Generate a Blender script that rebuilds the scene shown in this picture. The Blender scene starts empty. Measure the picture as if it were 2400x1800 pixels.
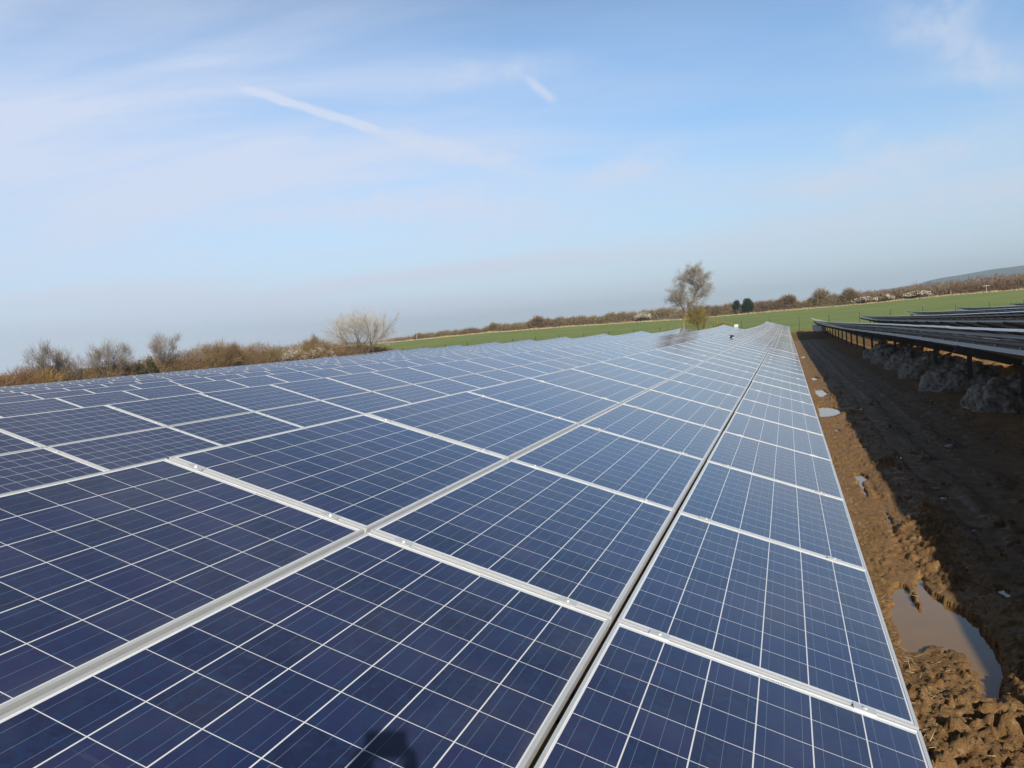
import bpy, bmesh, math, random
import numpy as np
from mathutils import Vector, Matrix

scene = bpy.context.scene
COL = scene.collection
rad = math.radians

# ------------------------------------------------------------------ camera
cam_d = bpy.data.cameras.new('camera')
cam = bpy.data.objects.new('camera', cam_d)
COL.objects.link(cam)
scene.camera = cam
CAM = Vector((-0.3199, -2.6249, 1.3534))
yaw, pitch, roll = -0.34312, -0.0674, -0.0849
cy_, sy_, cp_, sp_ = math.cos(yaw), math.sin(yaw), math.cos(pitch), math.sin(pitch)
fwd = Vector((sy_*cp_, cy_*cp_, sp_))
rt0 = Vector((cy_, -sy_, 0)); up0 = rt0.cross(fwd)
rt = rt0*math.cos(roll) + up0*math.sin(roll)
up = -rt0*math.sin(roll) + up0*math.cos(roll)
M = Matrix((rt, up, -fwd)).transposed().to_4x4(); M.translation = CAM
cam.matrix_world = M
cam_d.sensor_width = 36.0
FPX = 1826.7
cam_d.lens = FPX*36/2400
cam_d.clip_start = 0.05; cam_d.clip_end = 20000

# ------------------------------------------------------------------ light
SUN_EL, SUN_AZ = rad(26.8), rad(31)          # azimuth of the sun measured from -Y towards +X
sun_dir = Vector((math.sin(SUN_AZ)*math.cos(SUN_EL), -math.cos(SUN_AZ)*math.cos(SUN_EL), math.sin(SUN_EL)))
sd = bpy.data.lights.new('sun', 'SUN'); sd.energy = 5.0; sd.angle = rad(0.53); sd.color = (1, .945, .85)
sun = bpy.data.objects.new('sun', sd); COL.objects.link(sun)
sun.rotation_euler = (-sun_dir).to_track_quat('-Z', 'Y').to_euler()
sun.location = (20, -30, 30)

scene.view_settings.view_transform = 'Standard'
scene.view_settings.look = 'None'
scene.view_settings.exposure = 0.0
scene.view_settings.gamma = 1

# ------------------------------------------------------------------ node helper
class NT:
    def __init__(s, nt): s.nt = nt; s.n = nt.nodes; s.l = nt.links
    def put(s, sock, v):
        if isinstance(v, bpy.types.NodeSocket): s.l.new(v, sock)
        elif v is not None: sock.default_value = v
    def m(s, op, a, b=None, c=None, clamp=False):
        n = s.n.new('ShaderNodeMath'); n.operation = op; n.use_clamp = clamp
        s.put(n.inputs[0], a); s.put(n.inputs[1], b)
        if c is not None: s.put(n.inputs[2], c)
        return n.outputs[0]
    def v(s, op, a, b=None, out=0):
        n = s.n.new('ShaderNodeVectorMath'); n.operation = op
        s.put(n.inputs[0], a)
        if b is not None: s.put(n.inputs[3 if op == 'SCALE' else 1], b)
        return n.outputs['Value'] if op in ('DOT_PRODUCT', 'LENGTH', 'DISTANCE') else n.outputs[0]
    def mix(s, f, a, b, blend='MIX'):
        n = s.n.new('ShaderNodeMix'); n.data_type = 'RGBA'; n.blend_type = blend
        s.put(n.inputs[0], f)
        for i, x in ((6, a), (7, b)):
            if isinstance(x, (tuple, list)) and len(x) == 3: x = (*x, 1)
            s.put(n.inputs[i], x)
        return n.outputs[2]
    def step(s, x, a, b):          # smoothstep from a to b
        n = s.n.new('ShaderNodeMapRange'); n.interpolation_type = 'SMOOTHSTEP'
        s.put(n.inputs[0], x); n.inputs[1].default_value = a; n.inputs[2].default_value = b
        return n.outputs[0]
    def noise(s, vec, scale, detail=4, rough=.55, dist=0.0, out='Fac'):
        n = s.n.new('ShaderNodeTexNoise'); s.put(n.inputs['Vector'], vec)
        n.inputs['Scale'].default_value = scale; n.inputs['Detail'].default_value = detail
        n.inputs['Roughness'].default_value = rough; n.inputs['Distortion'].default_value = dist
        return n.outputs[out]
    def sep(s, vec):
        n = s.n.new('ShaderNodeSeparateXYZ'); s.put(n.inputs[0], vec); return n.outputs
    def comb(s, x, y, z):
        n = s.n.new('ShaderNodeCombineXYZ'); s.put(n.inputs[0], x); s.put(n.inputs[1], y); s.put(n.inputs[2], z); return n.outputs[0]
    def coord(s, w): return s.n.new('ShaderNodeTexCoord').outputs[w]
    def pos(s): return s.n.new('ShaderNodeNewGeometry').outputs['Position']

# ------------------------------------------------------------------ world sky
world = bpy.data.worlds.new('World'); scene.world = world; world.use_nodes = True
w = NT(world.node_tree); w.n.clear()
sky = w.n.new('ShaderNodeTexSky'); sky.sky_type = 'NISHITA'; sky.sun_disc = False
sky.sun_elevation = SUN_EL
sky.sun_rotation = math.atan2(sun_dir.x, sun_dir.y)
sky.altitude = 100; sky.air_density = 1.0; sky.dust_density = 1.0; sky.ozone_density = 1.2
d = w.v('NORMALIZE', w.coord('Generated'))
dx, dy, dz = w.sep(d)
zc = w.m('ADD', w.m('MAXIMUM', dz, 0.0), 0.10)
cu, cv = w.m('DIVIDE', dx, zc), w.m('DIVIDE', dy, zc)        # a cloud sheet high above the field
# overhead sky, out of view, dimmed to deepen shade; bright belt kept low
gain = w.m('MULTIPLY_ADD', w.step(dz, .58, .30), 1.06, .20)
back = w.m('MULTIPLY_ADD', w.step(dy, -.25, .25), .65, .35)      # unseen sky behind, dimmed to darken the shaded ground
base = w.v('SCALE', w.v('MULTIPLY', sky.outputs[0], (.76, 1.10, 1.34)), gain)
base = w.mix(w.m('MULTIPLY', w.step(dz, .27, -.02), .80), base, w.mix(w.step(dx, .3, -.5), (6.0, 7.0, 8.3), (6.8, 7.7, 9.0)))
# veil of thin cirrus, streaks drawn out across the view
sx = w.m('ADD', w.m('MULTIPLY', cu, .9), w.m('MULTIPLY', cv, .35))
sy = w.m('SUBTRACT', w.m('MULTIPLY', cv, 1.0), w.m('MULTIPLY', cu, .25))
n1 = w.noise(w.comb(w.m('MULTIPLY', sx, .22), w.m('MULTIPLY', sy, .55), 3.1), 1.0, 6, .52, .6)
n2 = w.noise(w.comb(w.m('MULTIPLY', sx, .5), w.m('MULTIPLY', sy, 1.5), 7.7), 1.0, 8, .62, .9)
n3 = w.noise(w.comb(w.m('MULTIPLY', cu, .25), w.m('MULTIPLY', cv, .25), 1.7), 1.0, 3, .5)
veil = w.m('MULTIPLY', w.step(n1, .38, .72), w.m('MULTIPLY_ADD', n2, 1.5, .2), clamp=True)
wisp = w.m('MULTIPLY', w.step(n2, .52, .8), w.step(n3, .42, .65))
left = w.step(dx, .05, -.62)
cloud = w.m('MULTIPLY_ADD', veil, w.m('MULTIPLY_ADD', left, .60, .26), w.m('MULTIPLY', wisp, .5))
low = w.m('MULTIPLY', w.step(dz, .33, .06), w.m('MULTIPLY_ADD', n1, .95, .0))
cloud = w.m('ADD', w.m('ADD', cloud, w.m('MULTIPLY', n2, .22)), w.m('MULTIPLY', low, w.m('MULTIPLY_ADD', left, .45, .45)))
def streak(a, b, wid, fade, soft, amp, wob=.006):
    """contrail: a great-circle stretch of the sky dome between directions a and b"""
    a, b = Vector(a).normalized(), Vector(b).normalized()
    n = a.cross(b).normalized(); t = n.cross(a).normalized(); L = a.angle(b)
    wb = w.m('MULTIPLY_ADD', w.noise(d, 26, 3), wob*2, -wob)
    dist = w.m('ABSOLUTE', w.m('ADD', w.v('DOT_PRODUCT', d, tuple(n)), wb))
    along = w.m('ARCTAN2', w.v('DOT_PRODUCT', d, tuple(t)), w.v('DOT_PRODUCT', d, tuple(a)))
    e = w.m('MULTIPLY', w.step(along, -fade*.4, fade), w.step(along, L+fade*.4, L-soft))
    brk = w.step(w.noise(d, 60, 4), .25, .6)
    return w.m('MULTIPLY', w.m('MULTIPLY', w.step(dist, wid, wid*.1), e), w.m('MULTIPLY_ADD', brk, amp*.6, amp*.4))
for a in (((-.5695, .7643, .3025), (-.4434, .8603, .2516), .0075, .05, .02, .65, .003),
          ((-.2852, .9076, .3082), (-.2494, .9289, .2737), .0085, .03, .008, .42, .003),
          ((-.4434, .8603, .2516), (-.2353, .956, .1752), .018, .04, .10, .26, .012),
          ((-.2353, .956, .1752), (-.1055, .9741, .2), .026, .08, .08, .40),
          ((.06, .981, .181), (.1047, .9769, .1865), .018, .05, .03, .42, .014),
          ((.105, .9434, .3127), (.205, .9422, .265), .04, .09, .05, .46, .03),
          ((.15, .94, .26), (.2419, .9483, .2054), .034, .08, .05, .36, .03),
          ((-.02, .98, .13), (.25, .95, .165), .034, .12, .1, .36, .02),
          ((-.45, .86, .30), (-.20, .93, .315), .022, .12, .1, .2, .01),
          ((-.62, .75, .17), (-.20, .97, .13), .045, .2, .2, .36, .02),
          ((-.10, .97, .09), (.28, .95, .10), .03, .15, .1, .34, .01)):
    cloud = w.m('ADD', cloud, streak(*a))
cloud = w.m('MULTIPLY', w.m('MINIMUM', cloud, .9), w.m('MULTIPLY_ADD', w.step(dz, .75, .35), .8, .2))
tint = w.mix(1.0, base, (1.0, 1.0, 1.0), 'MULTIPLY')
ccol = w.mix(left, (6.8, 7.4, 8.8), (7.0, 7.7, 9.4))
out = w.v('SCALE', w.mix(cloud, tint, ccol), back)
bg = w.n.new('ShaderNodeBackground'); w.l.new(out, bg.inputs[0]); bg.inputs[1].default_value = .10
wo = w.n.new('ShaderNodeOutputWorld'); w.l.new(bg.outputs[0], wo.inputs[0])

# ------------------------------------------------------------------ object helpers
def tag(o, label=None, cat=None, group=None, kind=None):
    if label: o['label'] = label
    if cat: o['category'] = cat
    if group: o['group'] = group
    if kind: o['kind'] = kind
    return o
def empty(name, loc=(0, 0, 0)):
    o = bpy.data.objects.new(name, None); COL.objects.link(o); o.location = loc; o.empty_display_size = .3; return o
def mesh_obj(name, verts, faces, mats, parent=None, mi=None, smooth=False, uv=None, loc=None):
    me = bpy.data.meshes.new(name)
    me.from_pydata([tuple(v) for v in verts] if not isinstance(verts, np.ndarray) else verts.tolist(), [], faces if not isinstance(faces, np.ndarray) else faces.tolist())
    for m_ in (mats if isinstance(mats, (list, tuple)) else [mats]): me.materials.append(m_)
    if mi is not None: me.polygons.foreach_set('material_index', np.array(mi, dtype=np.int32))
    if smooth: me.polygons.foreach_set('use_smooth', np.ones(len(me.polygons), dtype=bool))
    if uv is not None:
        l = me.uv_layers.new(name='UVMap'); l.data.foreach_set('uv', np.array(uv, dtype=np.float32).ravel())
    me.update()
    o = bpy.data.objects.new(name, me); COL.objects.link(o)
    if parent: o.parent = parent
    if loc is not None: o.location = loc
    return o
class MB:
    def __init__(s): s.v = []; s.f = []; s.mi = []
    def box(s, lo, hi, mi=0, M=None):
        x0, y0, z0 = lo; x1, y1, z1 = hi; b = len(s.v)
        vs = [(x0,y0,z0),(x1,y0,z0),(x1,y1,z0),(x0,y1,z0),(x0,y0,z1),(x1,y0,z1),(x1,y1,z1),(x0,y1,z1)]
        if M is not None: vs = [tuple(M @ Vector(p)) for p in vs]
        s.v += vs
        s.f += [tuple(b+i for i in q) for q in ((0,3,2,1),(4,5,6,7),(0,1,5,4),(1,2,6,5),(2,3,7,6),(3,0,4,7))]; s.mi += [mi]*6
    def tube(s, p, r, n=5, mi=0, cap=True):
        """p list of points, r list of radii"""
        b = len(s.v); k = len(p)
        for i in range(k):
            t = (Vector(p[min(i+1, k-1)])-Vector(p[max(i-1, 0)]))
            if t.length < 1e-9: t = Vector((0, 0, 1))
            t.normalize(); a = t.cross(Vector((.31, .95, .02))).normalized(); c = t.cross(a)
            for j in range(n):
                an = 2*math.pi*j/n; s.v.append(tuple(Vector(p[i])+(a*math.cos(an)+c*math.sin(an))*r[i]))
        for i in range(k-1):
            for j in range(n):
                s.f.append((b+i*n+j, b+i*n+(j+1)%n, b+(i+1)*n+(j+1)%n, b+(i+1)*n+j)); s.mi.append(mi)
        if cap: s.f.append(tuple(b+j for j in range(n))[::-1]); s.f.append(tuple(b+(k-1)*n+j for j in range(n))); s.mi += [mi]*2
    def poly(s, ring0, ring1, mi=0):
        b = len(s.v); n = len(ring0); s.v += [tuple(p) for p in ring0]+[tuple(p) for p in ring1]
        for j in range(n): s.f.append((b+j, b+(j+1)%n, b+n+(j+1)%n, b+n+j)); s.mi.append(mi)
        s.f.append(tuple(range(b, b+n))[::-1]); s.f.append(tuple(range(b+n, b+2*n))); s.mi += [mi]*2
    def obj(s, name, mats, parent=None, **k): return mesh_obj(name, s.v, s.f, mats, parent, mi=s.mi, **k)

# 2-D noise for real relief
def _h(ix, iy, seed):
    n = (ix.astype(np.int64)*374761393 + iy.astype(np.int64)*668265263 + seed*974634777) & 0xffffffff
    n = ((n ^ (n >> 13))*1274126177) & 0xffffffff
    return ((n ^ (n >> 16)) & 0xffff)/65535.0
def vnoise(x, y, seed=0):
    xi, yi = np.floor(x), np.floor(y); fx, fy = x-xi, y-yi
    fx = fx*fx*fx*(fx*(fx*6-15)+10); fy = fy*fy*fy*(fy*(fy*6-15)+10)
    a, b, c, e = _h(xi, yi, seed), _h(xi+1, yi, seed), _h(xi, yi+1, seed), _h(xi+1, yi+1, seed)
    return (a*(1-fx)+b*fx)*(1-fy)+(c*(1-fx)+e*fx)*fy
def fbm(x, y, o=4, seed=0, g=.5):
    s = 0; a = 1; t = 0
    for i in range(o): s = s+a*(vnoise(x*2**i+17.3*i, y*2**i-9.1*i, seed+i)*2-1); t += a; a *= g
    return s/t
def ridged(x, y, o=3, seed=0):
    s = 0; a = 1; t = 0
    for i in range(o): s = s+a*(1-np.abs(vnoise(x*2**i+5*i, y*2**i+3*i, seed+i)*2-1)); t += a; a *= .5
    return s/t
def clods(x, y, seed=0):
    """broken angular clods: jittered cells, each a tilted facet with its own height, separated by cracks"""
    xi, yi = np.floor(x), np.floor(y); b1 = np.full(x.shape, 9.0); b2 = np.full(x.shape, 9.0); val = np.zeros(x.shape); til = np.zeros(x.shape)
    for ox in (-1, 0, 1):
        for oy in (-1, 0, 1):
            px = xi+ox; py = yi+oy; ex_ = x-(px+_h(px, py, seed)); ey_ = y-(py+_h(px, py, seed+1)); dd = np.hypot(ex_, ey_)
            tl = ex_*(_h(px, py, seed+3)-.5)*2+ey_*(_h(px, py, seed+4)-.5)*2
            m_ = dd < b1; b2 = np.where(m_, b1, np.minimum(b2, dd)); b1 = np.where(m_, dd, b1); val = np.where(m_, _h(px, py, seed+2), val); til = np.where(m_, tl, til)
    return np.clip((b2-b1)*4, 0, 1)*np.clip(val+til*.6, 0, 1.1), val
def cells(x, y, seed=0):
    """distance to the nearest of jittered points and that point's own value: lumps"""
    xi, yi = np.floor(x), np.floor(y); best = np.full(x.shape, 9.0); val = np.zeros(x.shape)
    for ox in (-1, 0, 1):
        for oy in (-1, 0, 1):
            px = xi+ox; py = yi+oy
            dd = np.hypot(px+_h(px, py, seed)-x, py+_h(px, py, seed+1)-y)
            m_ = dd < best; best = np.where(m_, dd, best); val = np.where(m_, _h(px, py, seed+2), val)
    return best, val

# ------------------------------------------------------------------ materials
def mat(name):
    m_ = bpy.data.materials.new(name); m_.use_nodes = True; n = NT(m_.node_tree)
    b = m_.node_tree.nodes['Principled BSDF']; return m_, n, b
def simple(name, col, rough=.6, metal=0.0, var=.15, scale=8.0, spec=.5, bump=0.0):
    m_, n, b = mat(name)
    f = n.noise(n.coord('Object'), scale, 4)
    c1 = tuple(c*(1-var) for c in col); c2 = tuple(min(1, c*(1+var)) for c in col)
    n.put(b.inputs['Base Color'], n.mix(f, c1, c2))
    b.inputs['Roughness'].default_value = rough; b.inputs['Metallic'].default_value = metal
    b.inputs['Specular IOR Level'].default_value = spec
    if bump:
        bp = n.n.new('ShaderNodeBump'); bp.inputs['Strength'].default_value = bump
        n.l.new(f, bp.inputs['Height']); n.l.new(bp.outputs[0], b.inputs['Normal'])
    return m_

# solar glass; UV is in metres: u along the long side, v up the slope
def glass_mat():
    m_, n, b = mat('photovoltaic_glass')
    uvn = n.coord('UV'); u, v, _ = n.sep(uvn)
    gu, gv = .0028, .0040; cu_, cv_ = .1560, .1560
    pu, pv = cu_+gu, cv_+gv
    mu, mv = (1.65-10*pu+gu)/2, (.992-6*pv+gv)/2
    uu = n.m('DIVIDE', n.m('SUBTRACT', u, mu), pu); vv = n.m('DIVIDE', n.m('SUBTRACT', v, mv), pv)
    fu, fv = n.m('FRACT', uu), n.m('FRACT', vv)
    iu, iv = n.m('FLOOR', uu), n.m('FLOOR', vv)
    def less(a, c): return n.m('LESS_THAN', a, c)
    def great(a, c): return n.m('GREATER_THAN', a, c)
    cell = n.m('MULTIPLY', less(fu, cu_/pu), less(fv, cv_/pv))
    inside = n.m('MULTIPLY', n.m('MULTIPLY', great(uu, 0.0), less(uu, 9.999)), n.m('MULTIPLY', great(vv, 0.0), less(vv, 5.999)))
    cell = n.m('MULTIPLY', cell, inside)
    t = n.m('MULTIPLY', fv, pv/cv_)
    t3 = n.m('ABSOLUTE', n.m('SUBTRACT', n.m('FRACT', n.m('MULTIPLY', t, 3.0)), .5))
    bus = n.m('MULTIPLY', less(t3, .0085*1.3), less(t, 1.0))
    oi = n.n.new('ShaderNodeObjectInfo').outputs['Random']; ri = n.n.new('ShaderNodeNewGeometry').outputs['Random Per Island']
    rnd = n.m('ADD', oi, ri)
    wn = n.n.new('ShaderNodeTexWhiteNoise'); wn.noise_dimensions = '4D'
    n.l.new(n.comb(iu, iv, n.m('MULTIPLY', rnd, 91.7)), wn.inputs['Vector']); n.l.new(rnd, wn.inputs['W'])
    cr = wn.outputs['Value']
    off = n.v('ADD', uvn, n.comb(n.m('MULTIPLY', rnd, 37.0), n.m('MULTIPLY', rnd, 53.0), 0.0))
    vor = n.n.new('ShaderNodeTexVoronoi'); vor.inputs['Scale'].default_value = 48; n.l.new(off, vor.inputs['Vector'])
    vs = n.sep(vor.outputs['Color'])[0]
    blot = n.noise(off, 9, 5, .6)
    c = n.mix(cr, (.010, .0165, .062), (.021, .029, .108))
    c = n.mix(n.m('MULTIPLY', n.step(cr, .8, 1.0), .35), c, (.028, .020, .085))
    c = n.mix(n.m('MULTIPLY', n.m('POWER', vs, 2.0), .75), c, (.010, .036, .115))
    c = n.mix(n.m('MULTIPLY', n.step(blot, .5, .75), .35), c, (.018, .050, .145))
    c = n.mix(n.m('MULTIPLY', bus, .75), c, (.20, .27, .36))
    c = n.mix(cell, (.84, .85, .86), c)
    edge_d = n.m('MULTIPLY', n.step(n.m('ADD', v, n.m('MULTIPLY', n.noise(off, 14, 4), .05)), .085, .02), .09)
    c = n.mix(edge_d, c, (.40, .36, .30))
    run = n.m('MULTIPLY', n.step(n.noise(n.v('MULTIPLY', off, (1, .12, 1)), 28, 3), .60, .75), n.m('MULTIPLY', n.step(n.noise(off, 2.1, 3), .5, .7), .10))
    c = n.mix(run, c, (.40, .38, .35))
    # dust film and a few droppings/specks
    dust = n.noise(off, 3.0, 5, .6)
    c = n.mix(n.m('MULTIPLY_ADD', n.step(dust, .35, .8), .05, .010), c, (.42, .40, .37))
    sp = n.n.new('ShaderNodeTexVoronoi'); sp.inputs['Scale'].default_value = 9; n.l.new(off, sp.inputs['Vector'])
    spk = n.m('MULTIPLY', less(sp.outputs['Distance'], .022), great(n.sep(sp.outputs['Color'])[1], .55))
    c = n.mix(n.m('MULTIPLY', spk, .55), c, (.55, .53, .48))
    n.put(b.inputs['Base Color'], c)
    b.inputs['Roughness'].default_value = .6; b.inputs['Specular IOR Level'].default_value = .15
    b.inputs['Coat Weight'].default_value = .9; b.inputs['Coat IOR'].default_value = 1.42
    n.put(b.inputs['Coat Roughness'], n.m('MULTIPLY_ADD', dust, .10, .05))
    return m_
GLASS = glass_mat()
ALU = simple('anodised_aluminium', (.80, .80, .79), .40, .45, .08, 14)
STEEL = simple('galvanised_steel', (.30, .32, .34), .5, .7, .2, 20)
STEEL_D = simple('weathered_steel', (.16, .16, .16), .6, .5, .25, 12)
BACK = simple('panel_backsheet', (.11, .10, .095), .6, 0, .1, 3)
PLASTIC = simple('black_cable', (.015, .015, .016), .5, 0, .1, 10)
WHITEP = simple('white_plastic', (.75, .75, .73), .4, 0, .05, 6)
INK = simple('grey_ink', (.12, .12, .13), .7, 0, .1, 200)

# ------------------------------------------------------------------ terrain
cb, sb = math.cos(.3168), math.sin(.3168)
PITCH = 5.608
GB, GC = .022, .016
W3 = 3*.992+GB+GC
_yk = np.array([-40, 0, 10, 20, 27, 46, 69, 90, 100, 109, 116, 140]); _zk = np.array([.66, 0, -.155, -.29, -.38, -.69, -1.0, -1.21, -1.235, -1.17, -1.1, -1.0])
_ys = np.arange(-40, 140, .5); _z = np.interp(_ys, _yk, _zk)
_k = np.exp(-.5*(np.arange(-16, 17)*.5/2.6)**2); _k /= _k.sum()
_zs = np.convolve(np.pad(_z, 16, mode='edge'), _k, 'valid'); _zs[:90] = _z[:90]
def zA(y, x=0.0):
    return np.interp(y, _ys, _zs) + (-np.asarray(x))*.0040*np.clip(np.asarray(y)/109.0, 0, 1)
GH = .955
_fx = np.array([-400, -129, -93, -63, -43.7, -30, -5.7, 17.9, 28.7, 41.9, 59.7, 300]); _fz = np.array([1.0, 1.05, 1.5, 1.2, .8, .5, .55, .55, .7, 1.0, .8, 1.5])
def ground(x, y):
    x = np.asarray(x, float); y = np.asarray(y, float)
    near = zA(np.minimum(y, 116), np.clip(x, -60, 45))-GH
    edge = np.interp(x, _fx, _fz)
    t = np.clip((y-116)/(241-116), 0, 1)
    z = near*(1-t)+edge*t
    t2 = np.clip((y-243)/30, 0, 1)
    z = z*(1-t2)+(-2.2)*t2
    tl = np.clip((-x-95)/60, 0, 1)*np.clip((130-y)/30, 0, 1)
    z = z*(1-tl)+(-2.2)*tl
    return z

# corridor relief (mud between our array and the next one)
PUD = [
 [(.347,4.166),(.422,4.458),(.470,4.60),(.500,4.20),(.520,3.85),(.545,4.20),(.560,4.50),(.657,4.724),(.633,4.344),(.695,4.099),(.771,3.941),(.861,3.731),(.865,3.367),(.883,3.018),(.841,2.864),(.738,2.455),(.704,2.261),(.655,2.294),(.626,2.403),(.649,2.514),(.632,2.679),(.644,2.941),(.57,3.049),(.473,3.13),(.408,3.026),(.272,3.006),(.291,3.338),(.292,3.691)],
 [(.471,9.489),(.564,9.513),(.635,9.115),(.546,8.786),(.508,7.883),(.472,8.091),(.474,8.615)],
 [(.619,7.068),(.657,6.779),(.65,6.432),(.61,6.267),(.596,6.739)],
 [(.303,18.955),(.671,18.516),(.851,17.156),(.671,16.617),(.458,16.362),(.275,16.546)],
 [(.41,23.841),(.643,23.69),(.734,22.429),(.579,21.42),(.453,21.293),(.371,22.647)],
 [(.385,29.849),(.663,29.347),(.671,28.275),(.485,27.518)],
 [(.357,47.803),(.616,49.166),(.628,46.832),(.413,45.506)],
 [(1.846,24.347),(1.902,24.14),(1.888,23.036),(1.81,23.087)],
 [(1.507,18.709),(1.62,18.866),(1.682,18.318),(1.554,18.177)],
 [(1.466,14.404),(1.533,14.516),(1.556,14.246),(1.483,14.076)],
 [(1.563,11.367),(1.605,11.316),(1.581,11.064),(1.551,11.069)],
 [(1.306,4.581),(1.378,4.565),(1.413,4.471),(1.353,4.465)],
 [(.439,14.578),(.548,14.346),(.58,13.952),(.484,13.916)],
 [(.806,12.63),(.837,12.414),(.824,11.639),(.775,11.835)]]
def sdpoly(x, y, P):
    """signed distance to polygon (negative inside)"""
    P = np.array(P); n = len(P); best = np.full(x.shape, 1e9); ins = np.zeros(x.shape, bool)
    for i in range(n):
        a = P[i]; b = P[(i+1) % n]; e = b-a
        t = np.clip(((x-a[0])*e[0]+(y-a[1])*e[1])/(e@e), 0, 1)
        best = np.minimum(best, np.hypot(x-a[0]-t*e[0], y-a[1]-t*e[1]))
        if a[1] != b[1]:
            c = ((a[1] > y) != (b[1] > y)) & (x < (b[0]-a[0])*(y-a[1])/(b[1]-a[1])+a[0]); ins ^= c
    return np.where(ins, -best, best)
_r = random.Random(12)
for _ in range(22):            # small wet patches in the wheel tracks
    cx_, cy2_ = _r.choice((1.38, 1.85, 1.6, 2.35, 1.15))+_r.uniform(-.12, .12), 3.5+_r.expovariate(.09)
    if cy2_ > 60: continue
    a_, b_ = _r.uniform(.03, .07), _r.uniform(.06, .16)*(1+cy2_*.05)
    PUD.append([(cx_+a_*math.cos(t)*_r.uniform(.6, 1.2), cy2_+b_*math.sin(t)*_r.uniform(.6, 1.2)) for t in [k*math.pi/4 for k in range(8)]])
WL = -.030
def relief(x, y):
    a = .030*fbm(x*1.3, y*1.1, 3, 11)+.010*fbm(x*5, y*5, 3, 15)
    wx, wy = .09*fbm(x*7, y*7, 3, 3), .09*fbm(x*7+9, y*7, 3, 4)
    d1, v1 = cells((x+wx)*5.5, (y+wy)*5.5, 21)
    d2, v2 = cells((x+wx)*15, (y+wy)*15, 31)
    d3, v3 = cells((x+wx*.5)*38, (y+wy*.5)*38, 41)
    c1, k1 = clods((x+wx)*6.0, (y+wy)*6.0, 121); c2, k2 = clods((x+wx)*14, (y+wy)*14, 131); c3, k3 = clods((x+wx*.4)*33, (y+wy*.4)*33, 141)
    big = c1*np.clip(k1*1.6-.5, 0, 1)*.045
    mid = c2*np.clip(k2*1.5-.4, 0, 1)*.030
    sml = c3*np.clip(k3*1.4-.3, 0, 1)*.016+.008*fbm(x*60, y*60, 2, 151)
    patch = np.clip((fbm(x*1.6, y*1.0, 3, 77)+.05)*3, 0, 1)
    right = np.clip((x-.55)/.25, 0, 1)*np.clip((1.25-x)/.2, 0, 1)
    nearc = np.clip((2.9-y)/.6, 0, 1)*np.clip((1.25-x)/.3, 0, 1)
    amp = .10+.9*right*patch+1.0*nearc+.25*patch*np.clip((1.3-x)/.3, 0, 1)+.55*np.clip((x-1.05)/.2, 0, 1)*np.clip((3.6-x)/.4, 0, 1)*np.clip(ridged(x*1.4, y*.5, 3, 171)-.35, 0, 1)*1.8
    # crumbs torn out of the surface: small sharp pits
    pit = -np.clip(.42-d2, 0, 1)*np.clip((v2 < .22)*1.0, 0, 1)*.10*np.clip((1.25-x)/.2, 0, 1)
    pit = pit-np.clip(.45-d3, 0, 1)*(v3 < .16)*.04*np.clip((1.3-x)/.2, 0, 1)
    crack = -np.clip(ridged((x+wx*2)*3.6, (y+wy*2)*3.0, 2, 91)-.86, 0, 1)*.30*np.clip((1.3-x)/.2, 0, 1)*(.3+.7*nearc)
    rut = -.07*np.exp(-((x-1.38-.05*np.sin(y*.35))/.10)**2)-.07*np.exp(-((x-1.85-.05*np.sin(y*.35+.4))/.12)**2)-.03*np.exp(-((x-2.35)/.2)**2)
    tread = .012*np.sin(y*38+np.abs(x-1.38)*30)*np.exp(-((x-1.38)/.09)**2)+.012*np.sin(y*38+np.abs(x-1.85)*30)*np.exp(-((x-1.85)/.1)**2)
    trk = -.03*np.exp(-((x-.60-.02*np.sin(y))/.035)**2)*(1+.8*np.sin(y*34))*np.clip((y-5)/1, 0, 1)*np.clip((9.8-y)/1, 0, 1)
    z = a+(big+mid+sml)*amp+pit+crack+rut+tread+trk+.02*right+.03*nearc
    z = np.maximum(z, WL+.010+.015*fbm(x*9, y*9, 2, 55)) if False else np.where(z < WL+.008, WL+.008+(z-WL-.008)*.25*0+pit*.15, z)
    S = np.full(x.shape, 9.0)
    for i, P in enumerate(PUD):
        m_ = (y > min(p[1] for p in P)-.7) & (y < max(p[1] for p in P)+.7) & (x < 2.6)
        if m_.any(): S[m_] = np.minimum(S[m_], sdpoly(x[m_], y[m_], P)+.050*fbm(x[m_]*11, y[m_]*8, 5, 61+i))
    edge = np.clip(1-np.abs(S)/.10, 0, 1)
    z = z*(1-.5*edge)
    z = np.where(S < 0, np.minimum(WL-.004-np.clip(-S, 0, .1)*.3+.3*np.clip(z-.03, 0, 1)*edge, WL+.02), np.maximum(z, WL+.004+np.clip(S, 0, .05)*.2))
    return z

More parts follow.
